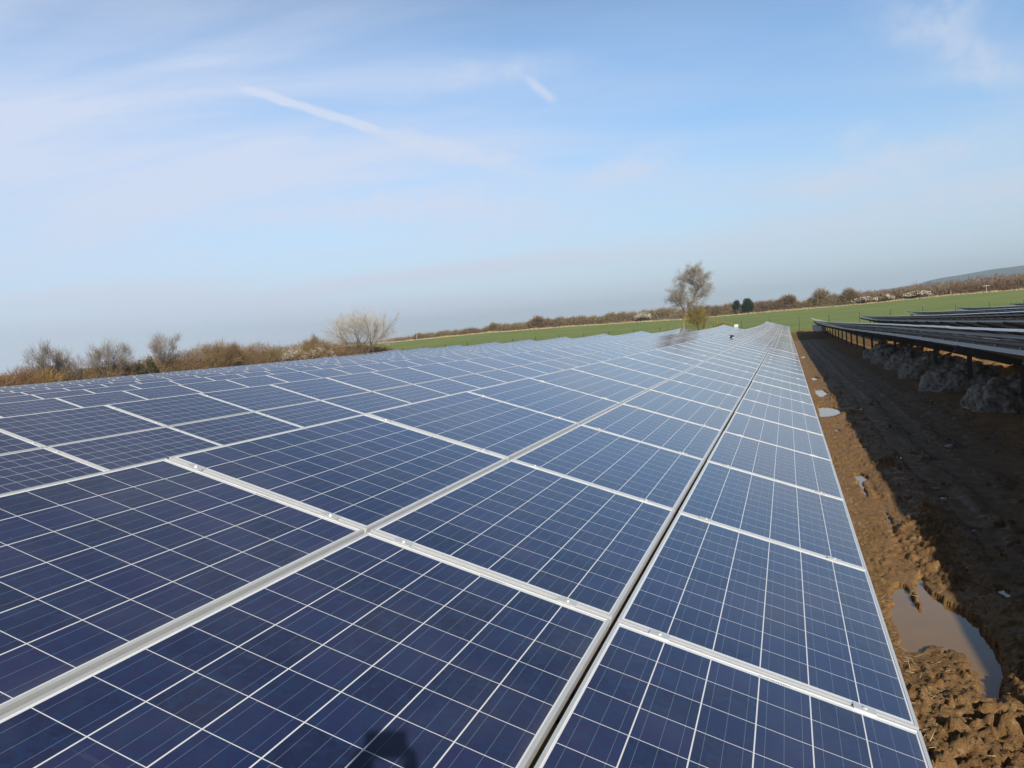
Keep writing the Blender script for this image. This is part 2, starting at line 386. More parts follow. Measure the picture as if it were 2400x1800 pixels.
def mud_mat():
    m_, n, b = mat('wet_mud')
    p = n.pos()
    a = n.noise(p, 2.2, 5, .6); f = n.noise(p, 30, 6, .65); g = n.noise(p, 7, 5, .6)
    c = n.mix(n.step(a, .3, .7), (.255, .132, .044), (.350, .198, .078))
    c = n.mix(n.m('MULTIPLY', n.step(f, .35, .7), .5), c, (.36, .22, .11))
    c = n.mix(n.m('MULTIPLY', n.step(g, .52, .75), .55), c, (.135, .072, .030))
    # crumbs and grit, dark specks for pits; wheel-track band painted darker to deepen shade
    vo = n.n.new('ShaderNodeTexVoronoi'); vo.inputs['Scale'].default_value = 42; n.l.new(n.v('ADD', p, n.v('SCALE', n.noise(p, 25, 3, out='Color'), .03)), vo.inputs['Vector'])
    vc = n.sep(vo.outputs['Color'])
    c = n.mix(n.m('MULTIPLY', n.step(vc[0], .80, .9), n.m('MULTIPLY', n.step(vo.outputs['Distance'], .5, .25), .75)), c, (.055, .028, .012))
    c = n.mix(n.m('MULTIPLY', n.step(vc[1], .88, .95), .5), c, (.42, .30, .17))
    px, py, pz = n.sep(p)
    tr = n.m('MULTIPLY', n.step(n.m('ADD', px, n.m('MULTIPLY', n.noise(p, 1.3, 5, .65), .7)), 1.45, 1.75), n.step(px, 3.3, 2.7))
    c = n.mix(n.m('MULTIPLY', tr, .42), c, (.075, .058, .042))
    n.put(b.inputs['Base Color'], c)
    n.put(b.inputs['Roughness'], n.m('MULTIPLY_ADD', n.step(g, .42, .7), -.40, .82))
    b.inputs['Specular IOR Level'].default_value = .3
    bp = n.n.new('ShaderNodeBump'); bp.inputs['Strength'].default_value = 1.0; bp.inputs['Distance'].default_value = .02
    n.l.new(n.noise(p, 70, 6, .7), bp.inputs['Height']); n.l.new(bp.outputs[0], b.inputs['Normal'])
    return m_
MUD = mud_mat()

def build_corridor():
    xs = np.concatenate([np.arange(-.45, 1.7, .0125), np.arange(1.7, 3.4, .02), np.arange(3.4, 5.2, .05)])
    ys = [-4.0]
    while ys[-1] < 84: ys.append(ys[-1]+max(.0125, .0042*math.hypot(ys[-1]+2.6, 2.2)))
    ys = np.array(ys); X, Y = np.meshgrid(xs, ys)
    Z = ground(X, Y)+relief(X, Y)
    ed = np.minimum(np.minimum(X+.45, 5.15-X)/.15, np.minimum(Y+4.0, 83.5-Y)/.4)
    Z = Z-np.clip(1-ed, 0, 1)*.12
    V = np.stack([X, Y, Z], -1).reshape(-1, 3); nx = len(xs); ny = len(ys)
    i = (np.arange(ny-1)[:, None]*nx+np.arange(nx-1)[None]).ravel()
    F = np.stack([i, i+1, i+nx+1, i+nx], -1)
    me = bpy.data.meshes.new('mud_path')
    me.vertices.add(len(V)); me.vertices.foreach_set('co', V.ravel())
    me.loops.add(F.size); me.loops.foreach_set('vertex_index', F.ravel().astype(np.int32))
    me.polygons.add(len(F)); me.polygons.foreach_set('loop_start', (np.arange(len(F))*4).astype(np.int32)); me.polygons.foreach_set('loop_total', np.full(len(F), 4, np.int32))
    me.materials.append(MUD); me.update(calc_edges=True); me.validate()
    me.polygons.foreach_set('use_smooth', np.ones(len(F), bool))
    o = bpy.data.objects.new('mud_path', me); COL.objects.link(o); tag(o, kind='structure')
    print('corridor', len(V))
build_corridor()

def water_mat():
    m_, n, b = mat('muddy_water')
    p = n.pos(); f = n.noise(p, 3, 4)
    n.put(b.inputs['Base Color'], n.mix(f, (.235, .135, .036), (.300, .175, .052)))
    b.inputs['Roughness'].default_value = .04; b.inputs['IOR'].default_value = 1.33; b.inputs['Specular IOR Level'].default_value = .5
    bp = n.n.new('ShaderNodeBump'); bp.inputs['Strength'].default_value = .05; bp.inputs['Distance'].default_value = .01
    n.l.new(n.noise(p, 14, 3), bp.inputs['Height']); n.l.new(bp.outputs[0], b.inputs['Normal'])
    return m_
WATER = water_mat()
for P in PUD:
    c = np.mean(P, 0); Q = []
    for p in P:
        v_ = np.array(p)-c; L = np.hypot(*v_); Q.append(c+v_*(1+.06/max(L, .05)))
    # the water sheet follows the fall of the ground, stepped per puddle
    z0 = float(ground(c[0], c[1]))+WL
    sl = (float(ground(c[0], c[1]+.5))-float(ground(c[0], c[1]-.5)))
    o = mesh_obj('puddle', [(q_[0], q_[1], z0+sl*(q_[1]-c[1])) for q_ in Q], [tuple(range(len(Q)))], WATER)
    if o.data.polygons[0].normal.z < 0: o.data.flip_normals()
    tag(o, kind='structure')

# large ground sheet
def ground_mat():
    m_, n, b = mat('farmland')
    p = n.pos(); x, y, z = n.sep(p)
    a = n.noise(p, .9, 6, .6); f = n.noise(p, 6, 5, .6); g = n.noise(p, .06, 4, .6)
    mud = n.mix(a, (.20, .11, .045), (.29, .17, .08))
    grass_dull = n.mix(f, (.13, .15, .035), (.24, .20, .08))
    mud = n.mix(n.m('MULTIPLY', n.step(n.noise(p, .45, 5, .7), .50, .62), .8), mud, n.mix(f, (.09, .19, .02), (.22, .24, .05)))
    # young crop field with faint drill lines
    line = n.m('MULTIPLY_ADD', n.m('SINE', n.m('MULTIPLY', n.m('ADD', x, n.m('MULTIPLY', y, .35)), 2.2)), .5, .5)
    crop = n.mix(n.step(g, .3, .7), (.200, .268, .080), (.262, .318, .096))
    crop = n.mix(n.m('MULTIPLY', line, .12), crop, (.34, .32, .16))
    crop = n.mix(n.m('MULTIPLY', n.step(n.noise(p, .25, 5, .65), .5, .8), .4), crop, (.19, .25, .085))
    tl = n.m('ABSOLUTE', n.m('SUBTRACT', n.m('FRACT', n.m('DIVIDE', n.m('ADD', y, n.m('MULTIPLY', x, .22)), 21.0)), .5))
    crop = n.mix(n.m('MULTIPLY', n.step(tl, .035, .012), .45), crop, (.30, .25, .13))
    far = n.mix(f, (.08, .10, .04), (.14, .13, .06))
    wob = n.m('MULTIPLY_ADD', n.noise(p, .5, 4), 3.0, -1.5)
    yy = n.m('ADD', y, wob)
    c = n.mix(n.step(yy, 110.5, 112), mud, n.mix(a, (.25, .15, .07), (.34, .22, .11)))
    c = n.mix(n.step(yy, 116, 119), c, crop)
    c = n.mix(n.step(y, 236.5, 238), c, n.mix(f, (.45, .36, .20), (.58, .48, .30)))
    c = n.mix(n.step(y, 244, 250), c, far)
    c = n.mix(n.m('MULTIPLY', n.step(x, -64, -70), n.step(y, 128, 118)), c, far)
    n.put(b.inputs['Base Color'], c); b.inputs['Roughness'].default_value = .95; b.inputs['Specular IOR Level'].default_value = .1
    bp = n.n.new('ShaderNodeBump'); bp.inputs['Strength'].default_value = .8; bp.inputs['Distance'].default_value = .25
    n.l.new(n.noise(p, 3, 6, .7), bp.inputs['Height']); n.l.new(bp.outputs[0], b.inputs['Normal'])
    return m_
def build_ground():
    def ax(parts): return np.unique(np.concatenate(parts).round(3))
    xs = ax([np.array([-2450, -1200, -700, -400, -250.]), np.arange(-180, 90, 2.0), np.arange(-2, 8, .25), np.array([120, 200, 400, 900, 2000, 3500.])])
    ys = ax([np.array([-290, -120, -60.]), np.arange(-40, 260, 2.0), np.arange(-6, 20, .5), np.array([82., 84.5]), np.array([280, 330, 450, 700, 1200, 2500, 5150.])])
    X, Y = np.meshgrid(xs, ys); Z = ground(X, Y)
    m_ = (X > -.4) & (X < 4.9) & (Y > -3.9) & (Y < 83)
    Z = Z-.22*m_
    Z = Z+.05*fbm(X*.7, Y*.7, 3, 5)*(~m_)
    V = np.stack([X, Y, Z], -1).reshape(-1, 3); nx = len(xs); ny = len(ys)
    i = (np.arange(ny-1)[:, None]*nx+np.arange(nx-1)[None]).ravel()
    tag(mesh_obj('ground', V, np.stack([i, i+1, i+nx+1, i+nx], -1), ground_mat(), smooth=True), kind='structure')
build_ground()

# distant blue down
def hills():
    px = np.array([250, 360, 422, 498, 549, 649, 758, 870, 1050, 1400, 2000, 2800]); pz = np.array([30, 43, 46, 52, 62, 74, 86, 89, 96, 104, 98, 60.])
    xs = np.linspace(150, 2800, 90); ts = np.linspace(0, 1, 24); V = []
    for t in ts:
        for x in xs:
            h = (np.interp(x, px, pz)+2)*max(0, 1-abs(t-.5)*2)**.7 if True else 0
            h += (fbm(np.array([x*.004]), np.array([t*3.]), 3, 8)[0])*6*(1-abs(t-.5)*2)
            V.append((x, 3500+(t-.5)*1600+(x-600)*.15, h-4*(1-math.sin(math.pi*t))-2))
    nx = len(xs); i = (np.arange(len(ts)-1)[:, None]*nx+np.arange(nx-1)[None]).ravel()
    m_, n, b = mat('down_grass'); p = n.pos()
    n.put(b.inputs['Base Color'], n.mix(n.step(n.noise(p, .006, 5, .6), .45, .6), (.055, .07, .045), (.03, .042, .035)))
    b.inputs['Roughness'].default_value = 1.0
    tag(mesh_obj('hills', np.array(V), np.stack([i, i+1, i+nx+1, i+nx], -1), m_, smooth=True), kind='structure')
hills()

# ------------------------------------------------------------------ solar arrays
# template panel in its own axes: x along the row (long side, 1.65 m), y up the slope (.992 m), z out of the glass
LIP, FH = .011, .040
def frame_parts():
    m_ = MB(); L, Wd = 1.65, .992
    m_.box((0, 0, -FH), (L, LIP, 0)); m_.box((0, Wd-LIP, -FH), (L, Wd, 0))
    m_.box((0, LIP, -FH), (LIP, Wd-LIP, 0)); m_.box((L-LIP, LIP, -FH), (L, Wd-LIP, 0))
    return m_
def glass_geo():
    L, Wd, e = 1.65, .992, .0005
    V = [(LIP-e, LIP-e, -.0022), (L-LIP+e, LIP-e, -.0022), (L-LIP+e, Wd-LIP+e, -.0022), (LIP-e, Wd-LIP+e, -.0022)]
    V += [(a, b_, -.0075) for a, b_, c in V]
    F = [(0, 1, 2, 3), (7, 6, 5, 4)]
    return V, F, [0, 1]
gV, gF, gM = glass_geo()
def uv_of(V, F): return [(V[i][0], V[i][1]) for f in F for i in f]
def mesh_of(name, V, F, mi, mats, uv=None):
    o = mesh_obj(name, V, F, mats, mi=mi, uv=uv); me = o.data; bpy.data.objects.remove(o); return me
ME_GLASS = mesh_of('solar_panel', gV, gF, gM, [GLASS, BACK], uv_of(gV, gF))
fr = frame_parts(); ME_FRAME = mesh_of('frame', fr.v, fr.f, fr.mi, [ALU])
# glass + frame in one mesh for the rows too far away to tell them apart
full = MB(); full.v = list(gV)+list(fr.v); full.f = list(gF)+[tuple(i+len(gV) for i in f) for f in fr.f]; full.mi = list(gM)+[2]*len(fr.f)
ME_FULL = mesh_of('panel', full.v, full.f, full.mi, [GLASS, BACK, ALU], uv_of(full.v, full.f))
FV = np.array(full.v); FF = full.f; FUV = np.array(uv_of(full.v, full.f))
# barcode strip printed on the white margin at the far short end
bc = MB(); rr = random.Random(4); x_ = 0
while x_ < .10:
    wd_ = rr.choice((.0012, .002, .003)); bc.box((0, x_, 0), (.007, x_+wd_, .0003)); x_ += wd_+rr.choice((.0015, .0025, .004))
ME_BAR = mesh_of('barcode', bc.v, bc.f, bc.mi, [INK])
# clamp: pressed plate with a bolt head, bridging two frames
def clamp_geo():
    c = MB(); c.box((-.021, -.035, .0005), (.021, .035, .0035)); c.box((-.006, -.030, -.03), (.006, .030, .0005))
    ring = [(.0065*math.cos(a*math.pi/3), .0065*math.sin(a*math.pi/3)) for a in range(6)]
    c.poly([(a, b_, .0035) for a, b_ in ring], [(a, b_, .0095) for a, b_ in ring])
    return c
cg = clamp_geo(); ME_CLAMP = mesh_of('clamp', cg.v, cg.f, cg.mi, [ALU]); CV = np.array(cg.v)

def row_frame(n, y):
    """origin of the low edge and axes at y for row n"""
    X = -PITCH*n
    z0 = float(zA(y, X)); z1 = float(zA(y+1.67, X))
    ex = Vector((0, 1.67, z1-z0)).normalized()
    ey = Vector((-cb, 0, sb)); ez = ex.cross(ey); ez = -ez if ez.z < 0 else ez
    ez.normalize(); ey = ez.cross(ex).normalized()
    return Vector((X, y, z0)), ex, ey, ez
V0 = [0, .992+GB, 2*.992+GB+GC]
def panel_matrix(n, y, col, rnd):
    o, ex, ey, ez = row_frame(n, y)
    R_ = Matrix((ex, ey, ez)).transposed()
    jit = Matrix.Rotation(rnd.gauss(0, .0006), 3, 'X') @ Matrix.Rotation(rnd.gauss(0, .0005), 3, 'Y')
    p = o+ey*(V0[col]+rnd.gauss(0, .0012))+ez*rnd.gauss(0, .0018)
    return Matrix.Translation(p) @ (R_ @ jit).to_4x4()
def to_px(p):
    d_ = p-CAM; z = d_.dot(fwd)
    if z < .1: return None
    return 1200+FPX*d_.dot(rt)/z, 900-FPX*d_.dot(up)/z
def area(Mx):
    q_ = [to_px(Mx @ Vector(v)) for v in gV[:4]]
    if any(a is None for a in q_): return 0
    if max(a[0] for a in q_) < 0 or min(a[0] for a in q_) > 2400 or min(a[1] for a in q_) > 1800: return 0
    q_ = [(min(max(a[0], -200), 2600), min(max(a[1], 0), 2000)) for a in q_]
    return abs(sum(q_[i][0]*q_[(i+1) % 4][1]-q_[(i+1) % 4][0]*q_[i][1] for i in range(4)))/2

def link(me, name, parent, Mx):
    o = bpy.data.objects.new(name, me); COL.objects.link(o); o.parent = parent; o.matrix_parent_inverse = Matrix.Identity(4); o.matrix_basis = Mx; return o
def merged(name, mats_me, VV, FFs, mi, uv, parent, mats):
    V = np.concatenate(VV); F = []; k = 0
    for v_, in zip(VV):
        F += [tuple(i+k for i in f) for f in FFs]; k += len(v_)
    o = mesh_obj(name, V, F, mats, parent, mi=mi*len(VV), uv=np.tile(uv, (len(VV), 1)) if uv is not None else None)
    return o
POST_MB = MB()
for a_ in ((-.05, -.055, .05, -.048), (-.05, .048, .05, .055), (-.004, -.048, .004, .048)):
    POST_MB.box((a_[0], a_[1], -.7), (a_[2], a_[3], 1.22))
ME_POST = mesh_of('post', POST_MB.v, POST_MB.f, POST_MB.mi, [STEEL_D])
RAF = MB()                         # sloping rafter on the post head, in slope axes (x row, y slope, z normal)
RAF.box((-.03, -1.15, -.345), (.03, 1.15, -.325)); RAF.box((-.004, -1.15, -.44), (.004, 1.15, -.345)); RAF.box((-.03, -1.15, -.46), (.03, 1.15, -.44))
ME_RAF = mesh_of('rafter', RAF.v, RAF.f, RAF.mi, [STEEL_D])
BR = MB(); BR.tube([(0, .55, -.46), (0, .03, -1.05)], [.022, .022], 6)
ME_BRACE = mesh_of('brace', BR.v, BR.f, BR.mi, [STEEL_D])

Y_END = 109.0
def build_row(n, phase, y_start, label, detail, posts, cat='solar panels', post_phase=0.8):
    rnd = random.Random(100+n)
    X = -PITCH*n
    base = empty('solar_array', (0, 0, 0)); base.location = (X-1.4, y_start, float(ground(X-1.4, y_start)))
    inv = Matrix.Translation(-base.location)
    tag(base, label, cat, 'parallel rows of tilted solar panels')
    k0 = math.ceil((y_start-phase)/1.67); k1 = math.floor((Y_END-phase)/1.67)
    items = []
    for k in range(k0, k1):
        for c in range(3):
            Mx = panel_matrix(n, phase+k*1.67+.01, c, rnd)
            wgt = 1 if n == 0 else (1, .6, .15)[2-c]
            items.append((area(Mx)*wgt, k, c, Mx))
    items.sort(key=lambda t: -t[0])
    ind = [t for t in items[:100] if t[0] > 3]; rest = items[len(ind):]
    for a_, k, c, Mx in ind:
        if detail >= 2:
            g_ = link(ME_GLASS, 'solar_panel', base, inv @ Mx)
            link(ME_FRAME, 'frame', g_, Matrix.Identity(4))
            if n == 0 and k < 5:
                link(ME_BAR, 'barcode', g_, Matrix.Translation((1.65-.024, .40, -.0021)))
        else:
            link(ME_FULL, 'solar_panel', base, inv @ Mx)
    if rest:
        VV = []
        for a_, k, c, Mx in rest:
            A = np.array(inv @ Mx); VV.append(FV @ A[:3, :3].T+A[:3, 3])
        tag(merged('far_panels', None, VV, FF, full.mi, FUV, base, [GLASS, BACK, ALU]), kind='stuff')
    # clamps on the joints
    if n <= 5:
        cl = []
        for k in range(k0, k1+1):
            y = phase+k*1.67
            o, ex, ey, ez = row_frame(n, y)
            R_ = Matrix((ex, ey, ez)).transposed().to_4x4()
            for c in range(3):
                for fz in (.165, .845):
                    p = o+ey*(V0[c]+.992*fz)+ez*.001
                    dd = (p-CAM).length; vis = p.y > -2.2
                    cl.append((dd if vis else 1e3+dd, Matrix.Translation(p) @ R_))
        cl.sort(key=lambda t: t[0])
        m1 = 100 if detail >= 2 else 0
        for dd, Mx in cl[:m1]: link(ME_CLAMP, 'clamp', base, inv @ Mx)
        VV = []
        for dd, Mx in cl[m1:]:
            A = np.array(inv @ Mx); VV.append(CV @ A[:3, :3].T+A[:3, 3])
        tag(merged('far_clamps', None, VV, cg.f, cg.mi, None, base, [ALU]), kind='stuff')
    # purlins: channels running the length of the row under the panels
    ys = [y_start+i*1.67 for i in range(int((Y_END-.6-y_start)/1.67)+1)]+[Y_END-.5]
    for sv, zt, zb, wd_ in ((.42, -FH-.002, -.11, .05), (2.42, -.235, -.318, .055), (1.18, -FH-.002, -.11, .05), (1.88, -FH-.002, -.11, .05), (2.72, -FH-.002, -.10, .04)):
        b_ = MB(); prev = None
        for y in ys:
            o, ex, ey, ez = row_frame(n, y)
            ring = [tuple(inv @ (o+ey*(sv+a_)+ez*z_)) for a_, z_ in ((-wd_/2, zt), (wd_/2, zt), (wd_/2, zb), (-wd_/2, zb))]
            s0 = len(b_.v); b_.v += ring
            if prev is not None:
                for j in range(4): b_.f.append((prev+j, prev+(j+1) % 4, s0+(j+1) % 4, s0+j)); b_.mi.append(0)
            else: b_.f.append((s0, s0+1, s0+2, s0+3)); b_.mi.append(0)
            prev = s0
        b_.f.append((prev+3, prev+2, prev+1, prev)); b_.mi.append(0)
        b_.obj('purlin', STEEL, base)
    if posts:
        y = post_phase
        while y < Y_END-1:
            if y > y_start:
                o, ex, ey, ez = row_frame(n, y); R_ = Matrix((ex, ey, ez)).transposed().to_4x4()
                p = o+ey*(W3/2); gz = float(ground(p.x, p.y))
                link(ME_POST, 'post', base, inv @ Matrix.Translation((p.x, p.y, p.z-.40-1.22)))
                link(ME_RAF, 'rafter', base, inv @ Matrix.Translation(p) @ R_)
            y += 5.01
    return base, k0, k1

PH = {0: 0.0, 1: -.12, 2: .55, 3: 1.2, 4: .3, 5: .9, 6: 1.4, 7: .1, 8: .7, 9: 1.1, 10: .4, -1: .2, -2: 1.0, -3: .6, -4: 1.3, -5: .5}
LBL = {0: 'long array of blue panels filling the foreground beside the sunlit mud strip',
       1: 'array of blue panels just behind the foreground array, its lower part hidden',
       2: 'second array of blue panels back from the foreground array',
       3: 'third array of blue panels back from the foreground array',
       4: 'fourth array of blue panels back from the foreground array',
       5: 'fifth array of blue panels back from the foreground array',
       6: 'sixth array of blue panels back, a thin strip near the skyline',
       7: 'seventh array of blue panels back, a thin strip near the skyline',
       8: 'thin far array of panels, third from the brown hedge at left',
       9: 'thin far array of panels, second from the brown hedge at left',
       10: 'farthest array of panels, next to the brown hedge at left',
       -1: 'nearest array seen from its dark underside, above the grey soil heaps at right',
       -2: 'second array seen from its dark underside, right of the mud track',
       -3: 'third array seen from its underside, a thin dark wedge against the green field',
       -4: 'fourth array seen from its underside, a thin dark wedge against the green field',
       -5: 'farthest array at the right edge, only a short dark sliver showing'}
for n in range(-5, 11):
    ystart = {0: -6.7}.get(n, -4.0 if abs(n) <= 2 else (2.0 if n > 0 else 8.0))
    build_row(n, PH[n], ystart, LBL[n], 2 if n in (0, 1) else 1, True, post_phase=.75 if n == -1 else (n*1.7) % 5.01)

# details hanging under the nearest right-hand array: bolt heads, junction boxes, cable loops
near = bpy.data.objects[[o.name for o in COL.objects if o.get('label') == LBL[-1]][0]]
binv = Matrix.Translation(-near.location)
bk = MB(); bk.box((-.03, -.03, -.235), (.03, .03, -.04)); bk.box((-.05, -.045, -.25), (.05, -.028, -.20))
ME_BK = mesh_of('bracket', bk.v, bk.f, bk.mi, [WHITEP, ])
for k in range(5, 40):
    y = PH[-1]+k*1.67+.3
    o, ex, ey, ez = row_frame(-1, y); R_ = Matrix((ex, ey, ez)).transposed().to_4x4()
    b_ = MB()
    b_.tube([(0, -.030, -.235), (0, -.045, -.215), (0, -.055, -.200)], [.035, .048, .02], 8)
    b_.obj('cable_clip', WHITEP, near).matrix_basis = binv @ Matrix.Translation(o+ey*2.42) @ R_
    if k < 20:
        c = MB(); L = []
        for i in range(9):
            t = i/8; L.append((t*1.5, -.03, -.22-.07*math.sin(math.pi*t)*(1+.4*math.sin(k*2.1))))
        c.tube(L, [.006]*9, 5); c.obj('cable', PLASTIC, near).matrix_basis = binv @ Matrix.Translation(o+ey*2.42) @ R_

# ------------------------------------------------------------------ soil heaps round the posts of the right-hand array
def heap_mat():
    m_, n, b = mat('chalky_clods')
    p = n.pos(); a = n.noise(p, 12, 5, .6); f = n.noise(p, 2.5, 4)
    c = n.mix(n.step(f, .4, .65), (.58, .56, .52), (.42, .34, .26))
    c = n.mix(n.m('MULTIPLY', n.step(a, .35, .7), .6), c, (.68, .66, .63))
    vo = n.n.new('ShaderNodeTexVoronoi'); vo.inputs['Scale'].default_value = 13; n.l.new(n.v('ADD', p, n.v('SCALE', n.noise(p, 9, 4, out='Color'), .08)), vo.inputs['Vector'])
    c = n.mix(n.m('MULTIPLY', n.step(vo.outputs['Distance'], .40, .8), .6), c, (.14, .11, .085))
    c = n.mix(n.m('MULTIPLY', n.step(n.sep(vo.outputs['Color'])[0], .55, .8), .5), c, (.46, .44, .41))
    n.put(b.inputs['Base Color'], c); b.inputs['Roughness'].default_value = .9; b.inputs['Specular IOR Level'].default_value = .2
    bp = n.n.new('ShaderNodeBump'); bp.inputs['Strength'].default_value = 1.0; bp.inputs['Distance'].default_value = .05
    n.l.new(n.noise(p, 28, 5, .7), bp.inputs['Height']); n.l.new(bp.outputs[0], b.inputs['Normal'])
    return m_
HEAP = heap_mat()
def soil_heap(x, y, rx, ry, h, seed, label):
    rnd = random.Random(seed); bm = bmesh.new()
    bmesh.ops.create_icosphere(bm, subdivisions=6, radius=1)
    vs = np.array([v.co[:] for v in bm.verts]); th = np.arctan2(vs[:, 1], vs[:, 0])
    # steep-flanked broad body, then knobbly clods of real size standing out of it
    k_ = 1/np.maximum((np.abs(vs)**3).sum(1)**(1/3), 1e-6)
    base_ = vs*k_[:, None]**.7*np.array([rx, ry, h])
    base_ *= (1+.20*fbm(vs[:, 0]*1.7+seed, vs[:, 1]*1.7+vs[:, 2]*1.3, 3, seed))[:, None]
    cs = np.array([[rnd.gauss(0, 1) for _ in range(3)] for _ in range(1700)]); cs /= np.linalg.norm(cs, axis=1)[:, None]
    cb_ = cs*(1/((np.abs(cs)**3).sum(1)**(1/3)))[:, None]**.7*np.array([rx, ry, h])
    rs = np.array([rnd.uniform(.028, .085) if i > 260 else rnd.uniform(.08, .17) for i in range(1700)])
    disp = np.zeros(len(vs))
    for j in range(0, 1700, 100):
        dd = np.linalg.norm(base_[:, None]-cb_[None, j:j+100], axis=2)/rs[None, j:j+100]
        disp = np.maximum(disp, (np.sqrt(np.clip(1-dd**2, 0, 1))*rs[None, j:j+100]).max(1))
    disp = disp*1.0+.03*fbm(vs[:, 0]*26+seed, vs[:, 1]*22+vs[:, 2]*17, 3, seed)
    nrm = vs/np.array([rx, ry, h]); nrm /= np.linalg.norm(nrm, axis=1)[:, None]
    out_ = base_+nrm*disp[:, None]
    z0 = float(ground(x, y))-.05
    for v, c in zip(bm.verts, out_): v.co = (c[0], c[1], max(c[2], -.15))
    me = bpy.data.meshes.new('soil_heap'); bm.to_mesh(me); bm.free(); me.materials.append(HEAP)
    me.polygons.foreach_set('use_smooth', np.ones(len(me.polygons), bool))
    o = bpy.data.objects.new('soil_heap', me); COL.objects.link(o); o.location = (x, y, z0); o.rotation_euler.z = rnd.uniform(-.2, .2)
    tag(o, label, 'soil heap', 'lumpy grey soil heaps under the right-hand array')
hl = ['lumpy grey soil heap at the right edge of the picture, the nearest and largest',
      'second nearest lumpy grey soil heap under the dark array', 'third nearest lumpy grey soil heap under the dark array',
      'fourth nearest lumpy grey soil heap, middle of the line', 'fifth lumpy grey soil heap from the right edge',
      'sixth lumpy grey soil heap, small, from the right edge', 'farthest small grey soil heap of the line under the array']
for i, y in enumerate((12.0, 16.6, 21.4, 26.4, 31.4, 36.2, 40.6)):
    r_ = random.Random(i+70)
    soil_heap(4.30+r_.uniform(-.1, .12), y+r_.uniform(-.25, .25), 1.02+r_.uniform(-.05, .08), .80+r_.uniform(-.08, .1), .56+r_.uniform(-.05, .06), 11+i, hl[i])

# bank of spoil under the low edge of the right-hand array; its sunny side faces away
def bank():
    ys = np.arange(6.5, 52, .06); th = np.linspace(0, math.pi, 34); T, Y = np.meshgrid(th, ys)
    e_ = np.clip(np.minimum(Y-6.5, 52-Y)/2.0, 0, 1)**.5
    hh = (.57+.16*fbm(Y*.5, Y*0, 3, 301)+.05*fbm(Y*2.5, T*0, 2, 305))*e_; ww = .62+.15*fbm(Y*.7, Y*0+4, 2, 307)
    c1, k1 = clods(T*3.0+fbm(Y*2, T*2, 2, 3)*.3, Y*4, 311); c2, k2 = clods(T*7, Y*9.5, 321)
    r_ = .07*c1+.035*c2+.05*fbm(T*1.5, Y*1.6, 3, 331)
    cx = 5.35+.12*fbm(Y*.4, Y*0+9, 2, 309)
    X = cx-np.cos(T)*(ww+r_); Z = ground(cx, Y)-.06+np.sin(T)**.8*(hh+r_)
    V = np.stack([X, Y, Z], -1).reshape(-1, 3); nx = len(th)
    i = (np.arange(len(ys)-1)[:, None]*nx+np.arange(nx-1)[None]).ravel()
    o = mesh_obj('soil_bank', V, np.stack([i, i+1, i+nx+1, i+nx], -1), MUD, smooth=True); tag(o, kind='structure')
bank()

rs = np.random.RandomState(55); nn = 2600
def on_mud(x, y): return ground(x, y)+relief(x, y)
def straw():
    y = 1.0+rs.exponential(5, nn); x = np.where(rs.rand(nn) < .6, -.1+rs.rand(nn)*.45, rs.uniform(.2, 3.0, nn)); k = (y < 40)
    x, y = x[k], y[k]; z = on_mud(x, y); k = z-ground(x, y) > WL+.006; x, y, z = x[k], y[k], z[k]; m = len(x)
    P = np.stack([x, y, z+.002], 1); D = np.stack([rs.normal(0, 1, m), rs.normal(0, 1, m), np.abs(rs.normal(0, .35, m))], 1)
    return P, D, rs.uniform(.02, .09, m), rs.uniform(.002, .005, m)
STRAW_DATA = straw()
gm = MB(); ico = [(0,0,1),(.9,0,.45),(.28,.85,.45),(-.72,.53,.45),(-.72,-.53,.45),(.28,-.85,.45),(0,0,-.6)]
gf = [(0,1,2),(0,2,3),(0,3,4),(0,4,5),(0,5,1),(6,2,1),(6,3,2),(6,4,3),(6,5,4),(6,1,5)]
for i in range(1500):
    y = 1.0+rs.exponential(5.5); x = rs.uniform(-.05, 2.9)
    if y > 38: continue
    z = float(on_mud(np.array([x]), np.array([y]))[0]); 
    if z-float(ground(x, y)) < WL+.006: continue
    s0 = rs.uniform(.004, .012); a_ = rs.uniform(0, 6.28); b0 = len(gm.v)
    for px_, py_, pz_ in ico:
        px_ *= rs.uniform(.75, 1.2); py_ *= rs.uniform(.75, 1.2)
        gm.v.append((x+(px_*math.cos(a_)-py_*math.sin(a_))*s0*1.3, y+(px_*math.sin(a_)+py_*math.cos(a_))*s0, z+pz_*s0*.7))
    gm.f += [tuple(b0+j for j in f_) for f_ in gf]; gm.mi += [0]*len(gf)
tag(gm.obj('grit', simple('grit_stone', (.20, .125, .065), .9, 0, .4, 3)), 'small stones and crumbs scattered over the mud', 'grit', kind='stuff')

# stones and litter in the shaded track
def pebble(x, y, s, col, name, label, cat):
    bm = bmesh.new(); bmesh.ops.create_icosphere(bm, subdivisions=3, radius=1); rnd = random.Random(int(x*97+y*31))
    ph = [rnd.uniform(0, 6) for _ in range(3)]
    for v in bm.verts:
        c = v.co; k = 1+.18*math.sin(c.x*3+ph[0])+.14*math.sin(c.y*4+ph[1])+.08*math.sin(c.z*7+c.x*5+ph[2])
        v.co = Vector((c.x*s*1.3*k, c.y*s*k, c.z*s*.55*k))
    me = bpy.data.meshes.new(name); bm.to_mesh(me); bm.free(); me.materials.append(col)
    me.polygons.foreach_set('use_smooth', np.ones(len(me.polygons), bool))
    o = bpy.data.objects.new(name, me); COL.objects.link(o); z = float(ground(x, y))+float(relief(np.array([x]), np.array([y]))[0])
    o.location = (x, y, z+s*.25); tag(o, label, cat)
STONE = simple('pale_stone', (.42, .40, .38), .8, 0, .2, 20)
pebble(2.06, 11.6, .06, STONE, 'stone', 'flat pale stone lying alone on the dark shaded mud', 'stone')
